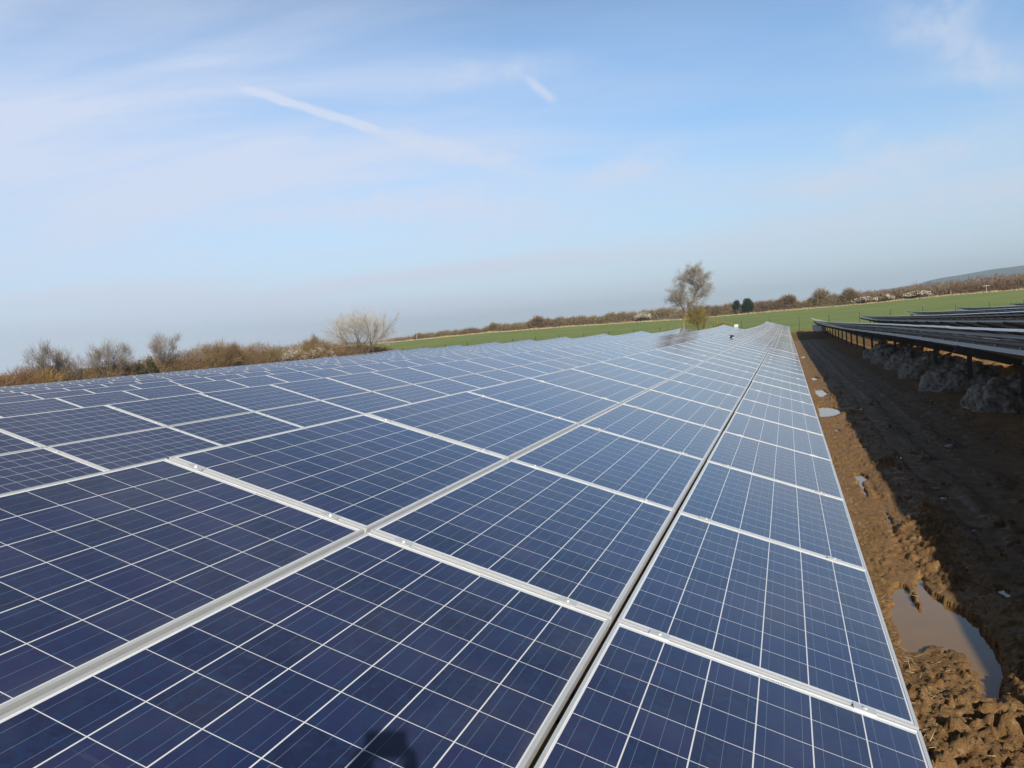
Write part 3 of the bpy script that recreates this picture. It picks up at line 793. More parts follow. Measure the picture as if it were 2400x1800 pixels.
pebble(1.35, 8.35, .035, STONE, 'stone', 'small round stone on the shaded mud near the sunlit strip', 'stone')

# muddy glove-sized clod lying on the foreground array far away
cl_m = simple('dry_clod', (.16, .11, .07), .95, 0, .3, 30)
bm = bmesh.new(); bmesh.ops.create_icosphere(bm, subdivisions=4, radius=1)
for v in bm.verts:
    c = v.co; k = 1+.25*math.sin(c.x*4+1)+.2*math.sin(c.y*6)+.1*math.sin(c.z*9+c.x*7); v.co = Vector((c.x*.06*k, c.y*.12*k, c.z*.04*k))
me = bpy.data.meshes.new('clod'); bm.to_mesh(me); bm.free(); me.materials.append(cl_m)
o = bpy.data.objects.new('clod', me); COL.objects.link(o)
o_, ex, ey, ez = row_frame(0, 29.75); o.location = o_+ey*2.56+ez*.05; o.rotation_euler = (0, .3168, .5)
tag(o, 'small brown clod of earth lying on the glass far along the foreground array', 'clod')

# ------------------------------------------------------------------ cabinet at the far end of the right-hand array
PALE = simple('pale_paint', (.42, .50, .62), .45, 0, .05, 5)
cab = empty('equipment_cabinet', (3.5, 104.0, float(ground(3.5, 104.0))))
tag(cab, 'pale blue-grey equipment cabinet on short legs at the far end of the dark array', 'cabinet')
cab.rotation_euler.z = math.atan2(.85, 8.0)
b_ = MB(); b_.box((-.25, -3.9, .30), (.25, 3.9, .95)); b_.obj('body', PALE, cab)
b_ = MB(); b_.box((-.31, -3.96, .95), (.31, 3.96, .99)); b_.obj('lid', STEEL, cab)
for yy in (-3.5, 0, 3.5):
    b_ = MB(); b_.box((-.1, yy-.05, -.3), (0, yy+.05, .30)); b_.obj('leg', STEEL, cab)

# ------------------------------------------------------------------ perimeter fence
GREENP = simple('dark_green_coating', (.012, .05, .03), .5, 0, .1, 5)
fence = empty('fence', (0, 113.5, float(ground(0, 113.5))))
tag(fence, 'dark green wire fence on thin posts between the solar farm and the green field', 'fence')
finv = Matrix.Translation(-fence.location)
pm = MB(); pm.box((-.035, -.035, -.4), (.035, .035, 2.0)); pm.box((-.05, -.05, 2.0), (.05, .05, 2.03)); ME_FP = mesh_of('post', pm.v, pm.f, pm.mi, [GREENP])
xs = np.arange(-72, 64, 3.86); tops = []
for x in xs:
    z = float(ground(x, 113.5)); link(ME_FP, 'post', fence, finv @ Matrix.Translation((x, 113.5, z)))
wm = MB()
for h in np.arange(.1, 1.95, .3):
    pts = [tuple(finv @ Vector((x, 113.46, float(ground(x, 113.5))+h))) for x in xs]
    wm.tube(pts, [.005]*len(pts), 3)
for x in np.arange(-72, 60, .6):
    z = float(ground(x, 113.5)); wm.tube([tuple(finv @ Vector((x, 113.46, z+.1))), tuple(finv @ Vector((x, 113.46, z+1.9)))], [.003, .003], 3, cap=False)
wm.obj('wire_mesh', GREENP, fence)
sg = MB(); sg.box((-.28, -.03, -.22), (.28, .0, .22)); s_ = sg.obj('sign', WHITEP, None)
s_.location = (-7.1, 113.40, float(ground(-7.1, 113.5))+1.45); tag(s_, 'small white board on the green fence left of the peak of the foreground array', 'sign')

# ------------------------------------------------------------------ twiggy plants
def twig_mat(name, cols, rough=.9, transl=0.0):
    m_, n, b = mat(name)
    r_ = n.n.new('ShaderNodeNewGeometry').outputs['Random Per Island']
    p = n.pos(); f = n.noise(p, .35, 4, .6)
    c = n.mix(r_, cols[0], cols[1])
    if len(cols) > 2: c = n.mix(n.step(f, .42, .62), c, cols[2])
    if len(cols) > 3: c = n.mix(n.step(n.noise(p, .13, 3), .5, .62), c, cols[3])
    n.put(b.inputs['Base Color'], c); b.inputs['Roughness'].default_value = rough; b.inputs['Specular IOR Level'].default_value = .15
    return m_
TW_BROWN = twig_mat('brown_twigs', [(.18, .11, .06), (.34, .235, .14), (.25, .18, .085), (.23, .13, .075)])
TW_FAR = twig_mat('far_twigs', [(.19, .135, .09), (.34, .26, .17), (.27, .21, .11), (.22, .145, .09)])
TW_RED = twig_mat('reddish_twigs', [(.21, .13, .095), (.31, .21, .15), (.26, .165, .115)])
TW_GREY = twig_mat('grey_twigs', [(.17, .14, .12), (.34, .29, .25)])
TW_PALE = twig_mat('pale_twigs', [(.22, .19, .15), (.50, .45, .38)])
TW_OLIVE = twig_mat('olive_twigs', [(.17, .13, .03), (.36, .28, .08)])
BARK = twig_mat('bark', [(.13, .10, .08), (.16, .13, .10)])
LICHEN = twig_mat('lichened_bark', [(.26, .20, .08), (.28, .22, .09)])
BLOSSOM = twig_mat('blossom', [(.45, .40, .33), (.72, .68, .62)])
EVER = twig_mat('dark_needles', [(.016, .032, .020), (.055, .080, .045)])
IVY = twig_mat('ivy_leaves', [(.06, .055, .03), (.14, .12, .06)])
DRYG = twig_mat('dry_grass', [(.42, .33, .18), (.60, .50, .30)])

def blades(name, P, D, L, Wd, m_, parent=None):
    """many thin tapered slivers: P base points, D directions, L lengths, Wd widths (numpy)"""
    n = len(P); rs = np.random.RandomState(n % 9973)
    D = D/np.linalg.norm(D, axis=1)[:, None]
    s = np.cross(D, rs.normal(size=(n, 3))); s /= np.linalg.norm(s, axis=1)[:, None]
    a = P-s*Wd[:, None]/2; b = P+s*Wd[:, None]/2; bend = np.cross(D, s)*(rs.normal(size=n)*.12*L)[:, None]
    mid = P+D*(L*.5)[:, None]+bend; c = mid-s*Wd[:, None]*.33; e = mid+s*Wd[:, None]*.33; t = P+D*L[:, None]
    V = np.stack([a, b, e, c, t], 1).reshape(-1, 3); i = np.arange(n)*5
    me = bpy.data.meshes.new(name); me.vertices.add(len(V)); me.vertices.foreach_set('co', V.ravel())
    F = np.concatenate([np.stack([i, i+1, i+2, i+3], 1), ], 0); T = np.stack([i+3, i+2, i+4], 1)
    idx = np.concatenate([F.ravel(), T.ravel()]).astype(np.int32)
    me.loops.add(len(idx)); me.loops.foreach_set('vertex_index', idx)
    ls = np.concatenate([np.arange(n)*4, n*4+np.arange(n)*3]).astype(np.int32); lt = np.concatenate([np.full(n, 4), np.full(n, 3)]).astype(np.int32)
    me.polygons.add(2*n); me.polygons.foreach_set('loop_start', ls); me.polygons.foreach_set('loop_total', lt)
    me.materials.append(m_); me.update(calc_edges=True)
    o = bpy.data.objects.new(name, me); COL.objects.link(o)
    if parent: o.parent = parent
    return o

def hedge(name, axis, a0, a1, c, wid, tops, m_, n, bw, bl, seed, label, cat='hedge', jag=.35, stuff=True):
    """bushy bare hedge along x or y; tops = (coords, z)"""
    rs = np.random.RandomState(seed); a = rs.uniform(a0, a1, n); top = np.interp(a, tops[0], tops[1])
    lump = .75*fbm(a*.32, a*0+seed, 3, seed)+.55*fbm(a*.9, a*0+seed, 2, seed+5)
    u = rs.uniform(-1, 1, n)
    gx, gy = (a, c+u*wid/2) if axis == 'x' else (c+u*wid/2, a)
    gz = ground(gx, gy)
    H = (top+lump-gz)*np.sqrt(np.clip(1-.55*u*u, .1, 1))*(1-.10*rs.rand(n)**3)
    t = rs.rand(n)**.75
    P = np.stack([gx, gy, gz+H*t*.93-.1], 1)
    D = np.stack([rs.normal(0, .75, n), rs.normal(0, .75, n), np.abs(rs.normal(.7, .5, n))+.05], 1)
    L = bl*rs.uniform(.5, 1.3, n)*(1+jag*(t > .85)*rs.rand(n)); Wd = bw*rs.uniform(.5, 1.4, n)
    o = blades(name, P, D, L, Wd, m_)
    tag(o, label, cat, kind='stuff' if stuff else None)
    return o

o = blades('straw', *STRAW_DATA, twig_mat('straw_bits', [(.38, .28, .13), (.55, .45, .25), (.16, .20, .05)]))
tag(o, 'bits of straw and grass trodden into the mud beside the array', 'straw', kind='stuff')

# left hedge, running away beside the last array, and the far hedge across the field
LY = np.array([20, 40, 47.4, 50, 51.6, 57, 62, 70, 73, 76, 84, 90, 97, 100, 103, 111, 118, 124]); LZ = np.array([1.5, 1.6, 1.7, 1.9, 2.0, 1.7, 1.85, 2.2, 2.9, 3.0, 2.4, 2.5, 2.8, 2.2, 1.75, 1.2, .5, -.6])
hedge('hedge', 'y', 20, 123, -66.5, 4.5, (LY, LZ-.1), TW_BROWN, 110000, .032, .75, 3, 'long leafless brown hedge behind the last array at left')
FX = np.array([-175, -140, -129.3, -110.6, -99.2, -92.9, -88, -77.2, -66.6, -54, -48.8, -43, -36.4, -21.1, -16.7, -7.5, .6, 4.1, 8.6, 11.8, 14.9, 18, 22.3, 29.3, 37.3, 45.2, 52.8, 60.6, 90])
FZ = np.array([1.6, 1.9, 2.42, 3.4, 3.4, 4.2, 4.3, 5.3, 4.6, 4.2, 4.9, 5.0, 4.9, 4.2, 4.3, 4.4, 4.6, 3.7, 4.5, 4.5, 4.2, 4.3, 4.1, 4.3, 4.6, 4.8, 4.9, 5.1, 6])
hedge('hedge', 'x', -170, 20, 243.5, 5, (FX, FZ-.45), TW_FAR, 110000, .085, 1.0, 5, 'long leafless brown hedge along the far side of the green field')
hedge('hedge', 'x', 14, 88, 243.5, 5, (FX, FZ-.9), TW_FAR, 36000, .085, 1.0, 6, 'brown hedge along the field at right, in front of the reddish wood')
hedge('woodland', 'x', 16, 130, 262, 12, (np.array([16, 22, 30, 37, 45, 53, 61, 130]), np.array([3.6, 4.6, 4.9, 5.3, 5.5, 5.6, 5.9, 8.0])), TW_RED, 38000, .11, 1.2, 7, 'reddish leafless wood on the right under the blue hill', 'wood')
# pale dry grass along the foot of the far hedge
rs = np.random.RandomState(9); nn = 16000; gx = rs.uniform(-170, 90, nn); gy = 239+rs.normal(0, .5, nn)
o = blades('dry_grass', np.stack([gx, gy, ground(gx, gy)], 1), np.stack([rs.normal(0, .3, nn), rs.normal(0, .3, nn), np.ones(nn)], 1), rs.uniform(.2, .55, nn)*(.6+.8*vnoise(gx*.4, gx*0, 3)), rs.uniform(.08, .16, nn), DRYG)
tag(o, 'pale dry grass strip at the foot of the far hedge', 'dry grass', kind='stuff')
# rough verge along the fence
nn = 26000; gx = rs.uniform(-72, 60, nn); gy = rs.uniform(110.5, 117, nn); k_ = vnoise(gx*.3, gy*.5, 8) > .42
gx, gy = gx[k_], gy[k_]; nn = len(gx)
o = blades('rough_grass', np.stack([gx, gy, ground(gx, gy)], 1), np.stack([rs.normal(0, .4, nn), rs.normal(0, .4, nn), np.ones(nn)], 1), rs.uniform(.1, .45, nn), rs.uniform(.03, .07, nn), twig_mat('verge_grass', [(.22, .15, .07), (.40, .30, .15), (.20, .21, .07)]))
tag(o, 'rough brown grass along the fence beyond the arrays', 'grass', kind='stuff')

# ------------------------------------------------------------------ trees
def grow(mb, tips, p, d_, L, r, lev, rnd, spread=.55, lift=.12, kids=(2, 3), gn=None):
    n = 4; pts = [p]; rr = [r]; q_ = Vector(p); dd = Vector(d_).normalized()
    for i in range(n):
        dd = (dd+Vector((rnd.gauss(0, .10), rnd.gauss(0, .10), rnd.gauss(0, .08)+lift*.35))).normalized()
        q_ = q_+dd*(L/n); pts.append(tuple(q_)); rr.append(r*(1-.42*(i+1)/n))
    mb.tube(pts, rr, 5 if r > .03 else 3, cap=False)
    if lev <= 1:
        for t_ in pts[1:]: tips.append((Vector(t_), dd.copy()))
        return
    for k in range(rnd.randint(*kids)):
        a_ = rnd.uniform(0, 2*math.pi); ax = dd.orthogonal().normalized(); ax.rotate(Matrix.Rotation(a_, 3, dd))
        nd = (dd*math.cos(spread)+ax*math.sin(spread)*rnd.uniform(.7, 1.3)).normalized(); nd.z += lift
        st = Vector(pts[rnd.choice((2, 3, 4))]) if k else Vector(pts[-1])
        grow(mb, tips, st, nd, L*rnd.uniform(.62, .86), rr[-1]*rnd.uniform(.6, .85), lev-1, rnd, spread, lift, kids)
def twigs_at(name, tips, per, L, Wd, m_, parent, seed, up_=.3, sp=.8):
    rs = np.random.RandomState(seed); P = []; D = []
    for t_, dd in tips:
        for _ in range(per):
            P.append(np.array(t_)+rs.normal(0, .16, 3)); D.append(np.array(dd)+rs.normal(0, sp, 3)*.6+np.array([0, 0, up_]))
    P = np.array(P); D = np.array(D); n = len(P)
    return blades(name, P, D, L*rs.uniform(.4, 1.2, n), Wd*rs.uniform(.6, 1.3, n), m_, parent)

def bare_tree(x, y, h, width, stems, seed, label, twig_m, bark_m, name='bare_tree', lev=4, per=7, tl=.5, tw=.03, group=None, lean=(0, 0), low=.0, fan=0):
    rnd = random.Random(seed); z = float(ground(x, y)); base = empty(name, (x, y, z))
    mb = MB(); tips = []
    for s in range(stems):
        a_ = 2*math.pi*s/stems+rnd.uniform(-.5, .5); o_ = width/h*(.30 if fan else .55) if stems > 1 else .0
        d_ = (math.cos(a_)*o_+lean[0]+rnd.gauss(0, .05), math.sin(a_)*o_+lean[1]+rnd.gauss(0, .05), 1)
        grow(mb, tips, Vector((math.cos(a_)*.2, math.sin(a_)*.2, -.2+low)), d_, h*.36, h*.018, lev, rnd, .50, .10)
    # scale into the wanted size
    P = np.array([t[0] for t in tips]); zmax = P[:, 2].max(); xr = np.abs(P[:, :2]-P[:, :2].mean(0)).max()
    sx_, sz_ = (width/2)/max(xr, .1), (h-tl*.6)/zmax
    S = Vector((sx_, sx_, sz_)); mb.v = [(v[0]*sx_, v[1]*sx_, v[2]*sz_) for v in mb.v]
    tips = [(Vector((t[0][0]*sx_, t[0][1]*sx_, t[0][2]*sz_)), t[1]) for t in tips]
    mb.obj('trunk', bark_m, base)
    twigs_at('crown', tips, per, tl, tw, twig_m, base, seed)
    if fan:
        # fine upright spray filling a dome
        rs = np.random.RandomState(seed+7); a_ = rs.uniform(0, 6.28, fan); el = np.arccos(rs.uniform(-.35, 1, fan)); rr = rs.uniform(.15, 1.0, fan)**.5
        k_ = 1+.12*np.sin(a_*5+1)+.08*np.sin(el*9+a_*3)
        d_ = np.stack([np.cos(a_)*np.sin(el)*width*.40, np.sin(a_)*np.sin(el)*width*.40, np.cos(el)*(h*.50)], 1)
        Pf = d_*(rr*k_)[:, None]+np.array([0, 0, h*.47]); Df = d_/np.linalg.norm(d_, axis=1)[:, None]+rs.normal(0, .35, (fan, 3))+np.array([0, 0, .7])
        blades('twigs', Pf, Df, 1.0*rs.uniform(.4, 1.2, fan), .024*rs.uniform(.6, 1.3, fan), twig_m, base)
    tag(base, label, 'tree', group)
    return base

# the tall forked tree beyond the arrays
def tall_tree():
    x0, y0 = -14.9, 117.2; z0 = float(ground(x0, y0)); base = empty('tall_tree', (x0, y0, z0)); rnd = random.Random(5)
    mb = MB(); yb = MB(); tips = []
    W = lambda x, z, dy=0: (x-x0, dy, z-z0)
    limbs = [([W(-14.9, z0-.2), W(-15.0, .3), W(-14.7, 1.3), W(-14.5, 2.1)], [.24, .19, .17, .16]),
             ([W(-14.5, 2.1), W(-13.9, 3.0, .1), W(-13.1, 3.9, .1), W(-12.8, 4.9, .2), W(-13.0, 5.9, .2), W(-13.5, 6.8, .1), W(-13.6, 7.6)], [.15, .14, .12, .10, .08, .05, .03]),
             ([W(-12.8, 4.9, .2), W(-12.1, 5.5), W(-11.6, 6.2), W(-11.4, 6.9)], [.09, .07, .05, .03]),
             ([W(-14.5, 2.1), W(-15.0, 2.9, -.2), W(-15.4, 3.8, -.3), W(-15.9, 4.8, -.3)], [.12, .10, .07, .04]),
             ([W(-15.0, 2.9, -.2), W(-15.8, 3.4), W(-16.4, 4.0)], [.07, .05, .03]),
             ([W(-15.4, 3.8, -.3), W(-14.8, 4.6, -.3), W(-14.4, 5.4, -.4)], [.06, .05, .03]),
             ([W(-13.1, 3.9, .1), W(-12.2, 4.3, .4), W(-11.6, 4.7, .6)], [.07, .05, .03]),
             ([W(-13.0, 5.9, .2), W(-14.2, 6.7, .3), W(-15.0, 7.1, .3)], [.07, .05, .03]),
             ([W(-13.5, 6.8, .1), W(-12.9, 7.5, -.2), W(-12.5, 7.9, -.2)], [.05, .04, .02])]
    for P, r_ in limbs: mb.tube(P, r_, 7, cap=False)
    mb.obj('trunk', LICHEN, base)
    br = MB()
    starts = []
    for P, r_ in limbs[1:]:
        for i in range(1, len(P)):
            for t in (.25, .6, .95):
                a_, b_ = Vector(P[i-1]), Vector(P[i]); starts.append((a_.lerp(b_, t), (b_-a_).normalized(), r_[i]))
    for s, d_, r_ in starts:
        for _ in range(3):
            nd = (d_*.6+Vector((rnd.gauss(0, .7), rnd.gauss(0, .7), rnd.gauss(.15, .5)))).normalized()
            grow(br, tips, s, nd, rnd.uniform(.55, 1.0), min(.042, r_*.6), 2, rnd, .6, .05, (2, 3))
    br.obj('branches', BARK, base)
    # keep the airy gaps: drop twigs low on the right
    twigs_at('crown', [t for t in tips if rnd.random() < .9], 8, .50, .024, TW_PALE, base, 8, .1, 1.0)
    rs = np.random.RandomState(77); P_ = []; D_ = []
    for cx_, cz_, rx_, rz_, n_ in ((-13.2, 7.3, 2.1, .85, 620), (-11.7, 6.2, 1.25, 1.3, 520), (-11.3, 5.0, 1.3, 1.1, 480), (-15.6, 5.3, 1.05, 1.2, 380), (-15.2, 6.6, .9, .8, 200), (-15.0, 3.9, 1.4, 1.0, 360), (-13.2, 3.5, 1.8, .9, 260)):
        v_ = rs.normal(0, 1, (n_, 3)); v_ /= np.linalg.norm(v_, axis=1)[:, None]; q_ = v_*(rs.uniform(.1, 1, n_)**.45)[:, None]
        P_.append(q_*np.array([rx_, rx_*.8, rz_])+np.array([cx_-x0, 0, cz_-z0])); D_.append(v_+rs.normal(0, .6, (n_, 3))+np.array([0, 0, .3]))
    P_ = np.concatenate(P_); D_ = np.concatenate(D_); blades('twigs', P_, D_, .55*rs.uniform(.4, 1.2, len(P_)), .022*rs.uniform(.6, 1.3, len(P_)), TW_PALE, base)
    tag(base, 'tall bare forked tree with pale twigs standing beyond the arrays', 'tree')
tall_tree()

def bush(name, x, y, rx, ry, h, m_, n, bl, bw, seed, label, cat, group=None, z_lift=0.0, stem=True, trunk_m=None, kind='up'):
    rs = np.random.RandomState(seed); z = float(ground(x, y)); base = empty(name, (x, y, z))
    lob = rs.normal(0, 1, (9, 3)); lob[:, 2] = np.abs(lob[:, 2]); lob /= np.linalg.norm(lob, axis=1)[:, None]
    k = rs.randint(0, 9, n); c = lob[k]*.5; d_ = rs.normal(0, 1, (n, 3)); d_ /= np.linalg.norm(d_, axis=1)[:, None]
    P = c+d_*(.50*rs.rand(n)**.45)[:, None]; P[:, 2] = P[:, 2]*.55+.42; P[:, 2] = np.clip(P[:, 2], .02, None)
    P = P*np.array([rx, ry, h]); P[:, 2] += z_lift
    D = d_*.8+np.array([0, 0, .6 if kind == 'up' else .1])
    if stem:
        mb = MB(); rnd = random.Random(seed)
        for s in range(5):
            a_ = rnd.uniform(0, 6.28); e = Vector((math.cos(a_)*rx*.5, math.sin(a_)*ry*.5, h*.7+z_lift)); mb.tube([(0, 0, -.1), tuple(e*.5), tuple(e)], [.05*h/3+.02, .035*h/3+.01, .01], 5)
        mb.obj('trunk', trunk_m or BARK, base)
    blades('crown', P, D, bl*rs.uniform(.5, 1.2, n), bw*rs.uniform(.6, 1.3, n), m_, base)
    tag(base, label, cat, group); return base

# ivy-yellow undergrowth on the right of the tall tree, slim sapling on its left
bush('shrub', -12.6, 118.3, 2.6, 1.6, 5.2, TW_OLIVE, 2600, .9, .026, 31, 'olive-yellow twiggy shrub at the foot of the tall bare tree', 'shrub')
bare_tree(-17.6, 116.4, 4.3, 2.0, 1, 14, 'thin pale sapling left of the tall bare tree', TW_PALE, LICHEN, 'sapling', 4, 2, .35, .018)
bush('shrub', -9.5, 126, 2.2, 1.6, 1.9, TW_OLIVE, 700, .6, .035, 33, 'low olive shrub in the green field right of the tall tree', 'shrub')
# bare tree at the end of the left hedge: broad many-stemmed dome
bare_tree(-64.6, 107.0, 8.6, 13.5, 6, 21, 'broad pale bare tree with many upright stems at the end of the left hedge', twig_mat('ashen_twigs', [(.32, .28, .23), (.62, .57, .49)]), BARK, 'bare_tree', 4, 5, .8, .032, low=.0, fan=7500)
# bare trees rising out of the left hedge
for x, y, h, wd_, st, sd_, lb in ((-65.2, 51.5, 5.9, 4.4, 4, 41, 'thin leafless tree rising from the hedge near the left edge'),
                                  (-65.4, 53.9, 5.3, 4.2, 4, 44, 'leafless tree just right of the leftmost thin tree in the hedge'),
                                  (-65.0, 58.2, 5.9, 5.4, 5, 42, 'rounded leafless tree in the hedge, middle of the left three'),
                                  (-65.3, 66.6, 6.4, 5.4, 4, 43, 'taller leafless tree in the hedge, left of the densest brown stretch'),
                                  (-65.5, 76.0, 5.3, 4.4, 5, 45, 'reddish-brown dense bare tree in the middle of the left hedge'),
                                  (-65.8, 96.0, 5.5, 4.2, 5, 46, 'bushy bare tree in the left hedge beside the white blossom')):
    bare_tree(x, y, h, wd_, st, sd_, lb, TW_GREY if sd_ < 45 else TW_BROWN, BARK, 'hedge_tree', 4, 8 if sd_ < 45 else 20, .85, .022, group='bare trees rising out of the left hedge')
bush('willow_bush', -64.3, 50.6, 1.2, 1.1, 3.3, twig_mat('orange_twigs', [(.26, .16, .05), (.40, .27, .10)]), 700, .9, .03, 51, 'yellow-orange twiggy bush in the hedge near the left edge', 'bush')
bush('ivy_bush', -64.0, 61.0, .7, .7, 3.6, IVY, 500, .3, .14, 52, 'small dark green ivy-covered bush in the left hedge', 'bush')
bush('ivy_bush', -64.0, 62.6, .6, .6, 3.9, IVY, 450, .3, .14, 53, 'dark green ivy-topped stump, taller of two in the left hedge', 'bush')
TWB = twig_mat('hawthorn_twigs', [(.20, .12, .06), (.34, .24, .13)])
def blossom(x, y, rx, ry, h, seed, label, n=700, s=.10, zl=.0):
    b_ = bush('blossom_bush', x, y, rx, ry, h, TWB, n*2, .7, .05 if y < 200 else .12, seed, label, 'bush', 'white-flowering bushes in the hedges')
    rs = np.random.RandomState(seed+1); m = n*3
    c = rs.normal(0, 1, (14, 3)); c /= np.linalg.norm(c, axis=1)[:, None]; c[:, 2] = np.abs(c[:, 2]); k = rs.randint(0, 14, m)
    P = (c[k]*.85+rs.normal(0, .14, (m, 3))); P[:, 2] = np.clip(P[:, 2]*.55+.42, .1, 1.05); P = P*np.array([rx, ry, h])
    P[:, 1] -= .0; D = rs.normal(0, 1, (m, 3))
    blades('blossom', P, D, s*rs.uniform(.7, 1.6, m), s*rs.uniform(.7, 1.4, m), BLOSSOM, b_)
blossom(-63.8, 88.0, 1.5, 2.6, 4.0, 61, 'white-flecked blossoming bush in the left hedge, nearer of two', 260, .085)
blossom(-63.8, 94.5, 1.4, 3.2, 3.6, 62, 'white-flecked blossoming bush in the left hedge, right one of two', 220, .085)
blossom(-42.0, 240.2, 2.7, 1.6, 2.9, 63, 'pale blossoming bush in the far hedge left of the tall tree', 300, .22)
blossom(21.2, 240.2, 3.0, 1.6, 2.0, 64, 'white blossoming bush in the far hedge at right, left one', 330, .26)
blossom(27.0, 240.2, 1.6, 1.5, 2.0, 65, 'small white blossoming bush between two wider ones in the far hedge', 200, .26)
blossom(34.3, 240.2, 3.4, 1.6, 2.1, 66, 'widest white blossoming bush in the far hedge, right one', 480, .26)

bush('conifer', -10.9, 241.0, 1.7, 1.4, 5.3, EVER, 2200, .5, .24, 71, 'dark green rounded conifer, larger of two in the far hedge', 'tree', z_lift=-.3)
bush('conifer', -13.9, 241.0, 1.3, 1.2, 4.6, EVER, 900, .5, .22, 72, 'dark green slim conifer beside the larger one in the far hedge', 'tree')
# individually visible bare crowns in the far hedge
for i, (x, h, wd_, lb) in enumerate(((9.6, 5.9, 5.5, 'large rounded bare tree in the far hedge above the end of the mud track'),
                                    (17.0, 5.2, 4.6, 'rounded bare tree right of the largest one in the far hedge'),
                                    (-77.0, 4.6, 5.0, 'bushy bare tree in the far hedge, left part'),
                                    (.4, 4.9, 5.5, 'broad bare tree in the far hedge above the peak of the foreground array'),
                                    (-92.0, 3.2, 3.4, 'small rounded dark tree where the far hedge gets low'),
                                    (-120.0, 1.9, 4.0, 'small bare tree at the low left end of the far hedge'))):
    b_ = bush('bare_tree', x, 242.0, wd_/2, 2.0, h, TW_FAR, 1600, 1.0, .10, 80+i, lb, 'tree', 'bare trees in the far hedge')

# utility poles
WOODP = simple('weathered_wood', (.42, .38, .33), .8, 0, .2, 6)
def pole(x, y, top, label, arm=True, r=.13):
    z = float(ground(x, y)); base = empty('utility_pole', (x, y, z)); h = top-z
    mb = MB(); mb.tube([(0, 0, -.3), (0, 0, h)], [r, r*.75], 8); mb.obj('pole', WOODP, base)
    if arm: mb = MB(); mb.box((-.9, -.06, h-.35), (.9, .06, h-.2)); mb.obj('crossarm', WOODP, base)
    tag(base, label, 'pole', 'wooden poles beside the far hedge')
pole(-119.7, 239.0, 5.1, 'wooden pole with crossarm above the low left end of the far hedge')
pole(33.5+9.0, 240.0, 2.2, 'short pale pole in the far hedge right of the white blossom', False, .10)
pole(51.0, 240.0, 3.0, 'pale pole with crossarm in the far hedge near the right edge', True, .10)

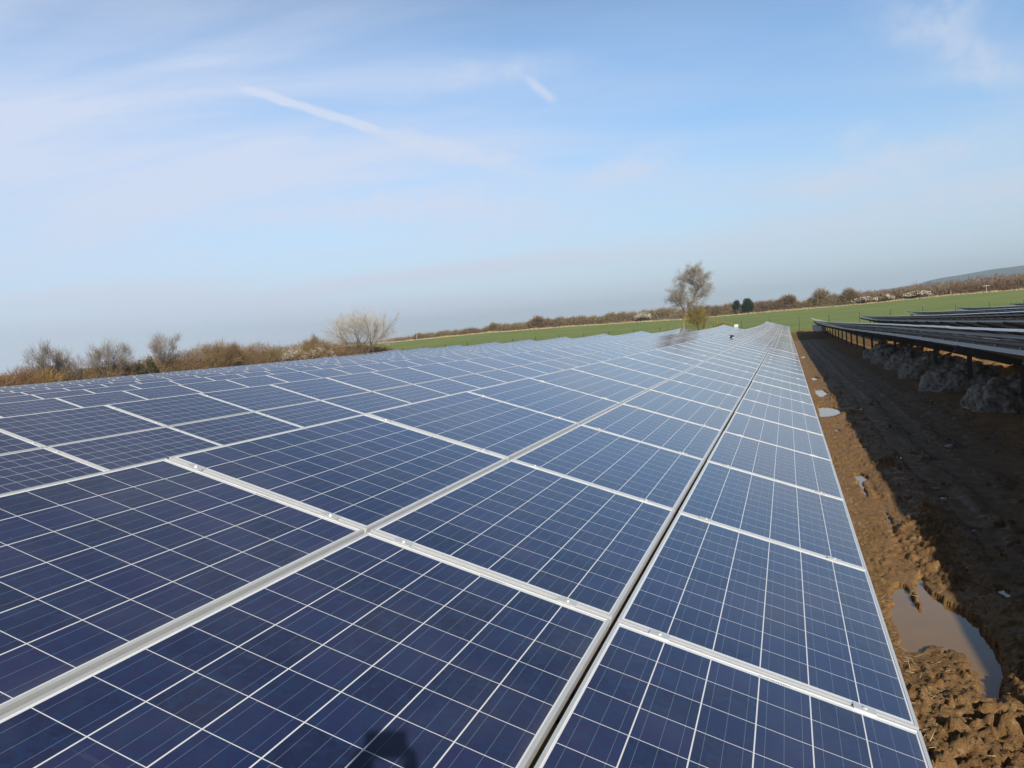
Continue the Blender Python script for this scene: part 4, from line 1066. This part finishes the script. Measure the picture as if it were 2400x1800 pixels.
# ------------------------------------------------------------------ the photographer (behind the camera; casts the shadow on the panel)
SKIN = simple('skin', (.48, .29, .21), .5, 0, .08, 20); CLOTH = simple('dark_jacket', (.03, .035, .05), .85, 0, .2, 12)
TROUS = simple('work_trousers', (.06, .055, .05), .9, 0, .2, 12); HAIR = simple('brown_hair', (.05, .03, .02), .7, 0, .2, 60)
def person():
    gx_, gy_ = .30, -2.95; gz_ = float(ground(gx_, gy_))
    root = empty('person', (gx_, gy_, gz_)); tag(root, 'person in a dark jacket raising a camera overhead beside the array, seen only by shadow', 'person')
    L = lambda x, y, z: Vector((x-gx_, y-gy_, z-gz_))
    hip = L(.30, -2.97, gz_+.95)
    hand = L(-.245, -2.71, 1.30); hand2 = L(-.375, -2.72, 1.30)
    pts = {'hip': (hip, .15), 'chest': (L(.27, -2.95, gz_+1.28), .16), 'neck': (L(.25, -2.93, gz_+1.50), .065), 'head': (L(.24, -2.92, gz_+1.60), .085), 'crown': (L(.24, -2.91, gz_+1.71), .085),
           'sl': (L(.07, -2.94, gz_+1.43), .06), 'el': (L(-.20, -2.95, gz_+1.75), .045), 'wl': (hand2+Vector((.0, -.05, -.06)), .028), 'hl': (hand2, .038),
           'sr': (L(.44, -2.94, gz_+1.44), .06), 'er': (L(.22, -2.86, gz_+1.82), .045), 'wr': (hand+Vector((.06, -.05, -.05)), .028), 'hr': (hand, .038),
           'kl': (L(.18, -2.94, gz_+.50), .065), 'fl': (L(.17, -2.98, gz_+.08), .045), 'tl': (L(.16, -2.80, gz_+.04), .04),
           'kr': (L(.42, -2.93, gz_+.50), .065), 'frt': (L(.44, -2.98, gz_+.08), .045), 'tr': (L(.45, -2.80, gz_+.04), .04)}
    ed = [('hip', 'chest'), ('chest', 'neck'), ('neck', 'head'), ('head', 'crown'), ('chest', 'sl'), ('sl', 'el'), ('el', 'wl'), ('wl', 'hl'), ('chest', 'sr'), ('sr', 'er'), ('er', 'wr'), ('wr', 'hr'),
          ('hip', 'kl'), ('kl', 'fl'), ('fl', 'tl'), ('hip', 'kr'), ('kr', 'frt'), ('frt', 'tr')]
    # fingers as short chains rooted in the palms
    for s, hnd, sg_ in (('l', hand2, -1), ('r', hand, 1)):
        for i in range(4):
            a_ = hnd+Vector((sg_*.012, .01, .02-.018*i)); b_ = a_+Vector((-sg_*.012, .045, .006)); pts[f'f{s}{i}a'] = (b_, .0095); pts[f'f{s}{i}b'] = (b_+Vector((-sg_*.024, .018, 0)), .008)
            ed += [('h'+s, f'f{s}{i}a'), (f'f{s}{i}a', f'f{s}{i}b')]
        pts[f't{s}a'] = (hnd+Vector((-sg_*.02, .0, -.035)), .010); ed.append(('h'+s, f't{s}a'))
    keys = list(pts); me = bpy.data.meshes.new('body'); me.from_pydata([tuple(pts[k][0]) for k in keys], [(keys.index(a_), keys.index(b_)) for a_, b_ in ed], [])
    o = bpy.data.objects.new('body', me); COL.objects.link(o); o.parent = root
    md = o.modifiers.new('Skin', 'SKIN')
    if not me.skin_vertices: 
        bm_ = bmesh.new(); bm_.from_mesh(me); bm_.verts.layers.skin.verify(); bm_.to_mesh(me); bm_.free()
    for i, k in enumerate(keys):
        me.skin_vertices[0].data[i].radius = (pts[k][1], pts[k][1]); me.skin_vertices[0].data[i].use_root = (k == 'hip')
    o.modifiers.new('Sub', 'SUBSURF').levels = 2; o.modifiers['Sub'].render_levels = 2
    me.materials.append(CLOTH)
    # hair cap
    bm_ = bmesh.new(); bmesh.ops.create_uvsphere(bm_, u_segments=16, v_segments=10, radius=.105)
    for v in bm_.verts:
        if v.co.z < -.01 and v.co.y > 0: v.co.y *= .55
        v.co.z *= .9
    me2 = bpy.data.meshes.new('hair'); bm_.to_mesh(me2); bm_.free(); me2.materials.append(HAIR)
    h_ = bpy.data.objects.new('hair', me2); COL.objects.link(h_); h_.parent = root; h_.location = pts['crown'][0]+Vector((0, -.01, .02))
    # the little camera held overhead
    c = empty('compact_camera', CAM-fwd*.045); tag(c, 'small dark compact camera held up in both hands', 'camera')
    b2 = MB(); b2.box((-.048, -.028, .0), (.048, .026, .024)); ob = b2.obj('body', PLASTIC, c)
    b3 = MB(); b3.tube([(0, 0, .0), (0, 0, -.010)], [.022, .020], 16); ob2 = b3.obj('lens', STEEL_D, c)
    Rm = Matrix((rt, up, -fwd)).transposed().to_3x3(); c.rotation_euler = Rm.to_euler()
person()

# ------------------------------------------------------------------ air
hz = MB(); hz.box((-2500, -300, -14), (3600, 5200, 130)); 
hm = bpy.data.materials.new('haze'); hm.use_nodes = True; hm.node_tree.nodes.clear()
pv = hm.node_tree.nodes.new('ShaderNodeVolumePrincipled'); pv.inputs['Density'].default_value = 2.4e-4; pv.inputs['Color'].default_value = (.70, .87, 1.0, 1); pv.inputs['Anisotropy'].default_value = .0
ho = hm.node_tree.nodes.new('ShaderNodeOutputMaterial'); hm.node_tree.links.new(pv.outputs[0], ho.inputs['Volume'])
tag(hz.obj('haze', hm), kind='stuff')
print('objects', len(bpy.data.objects))
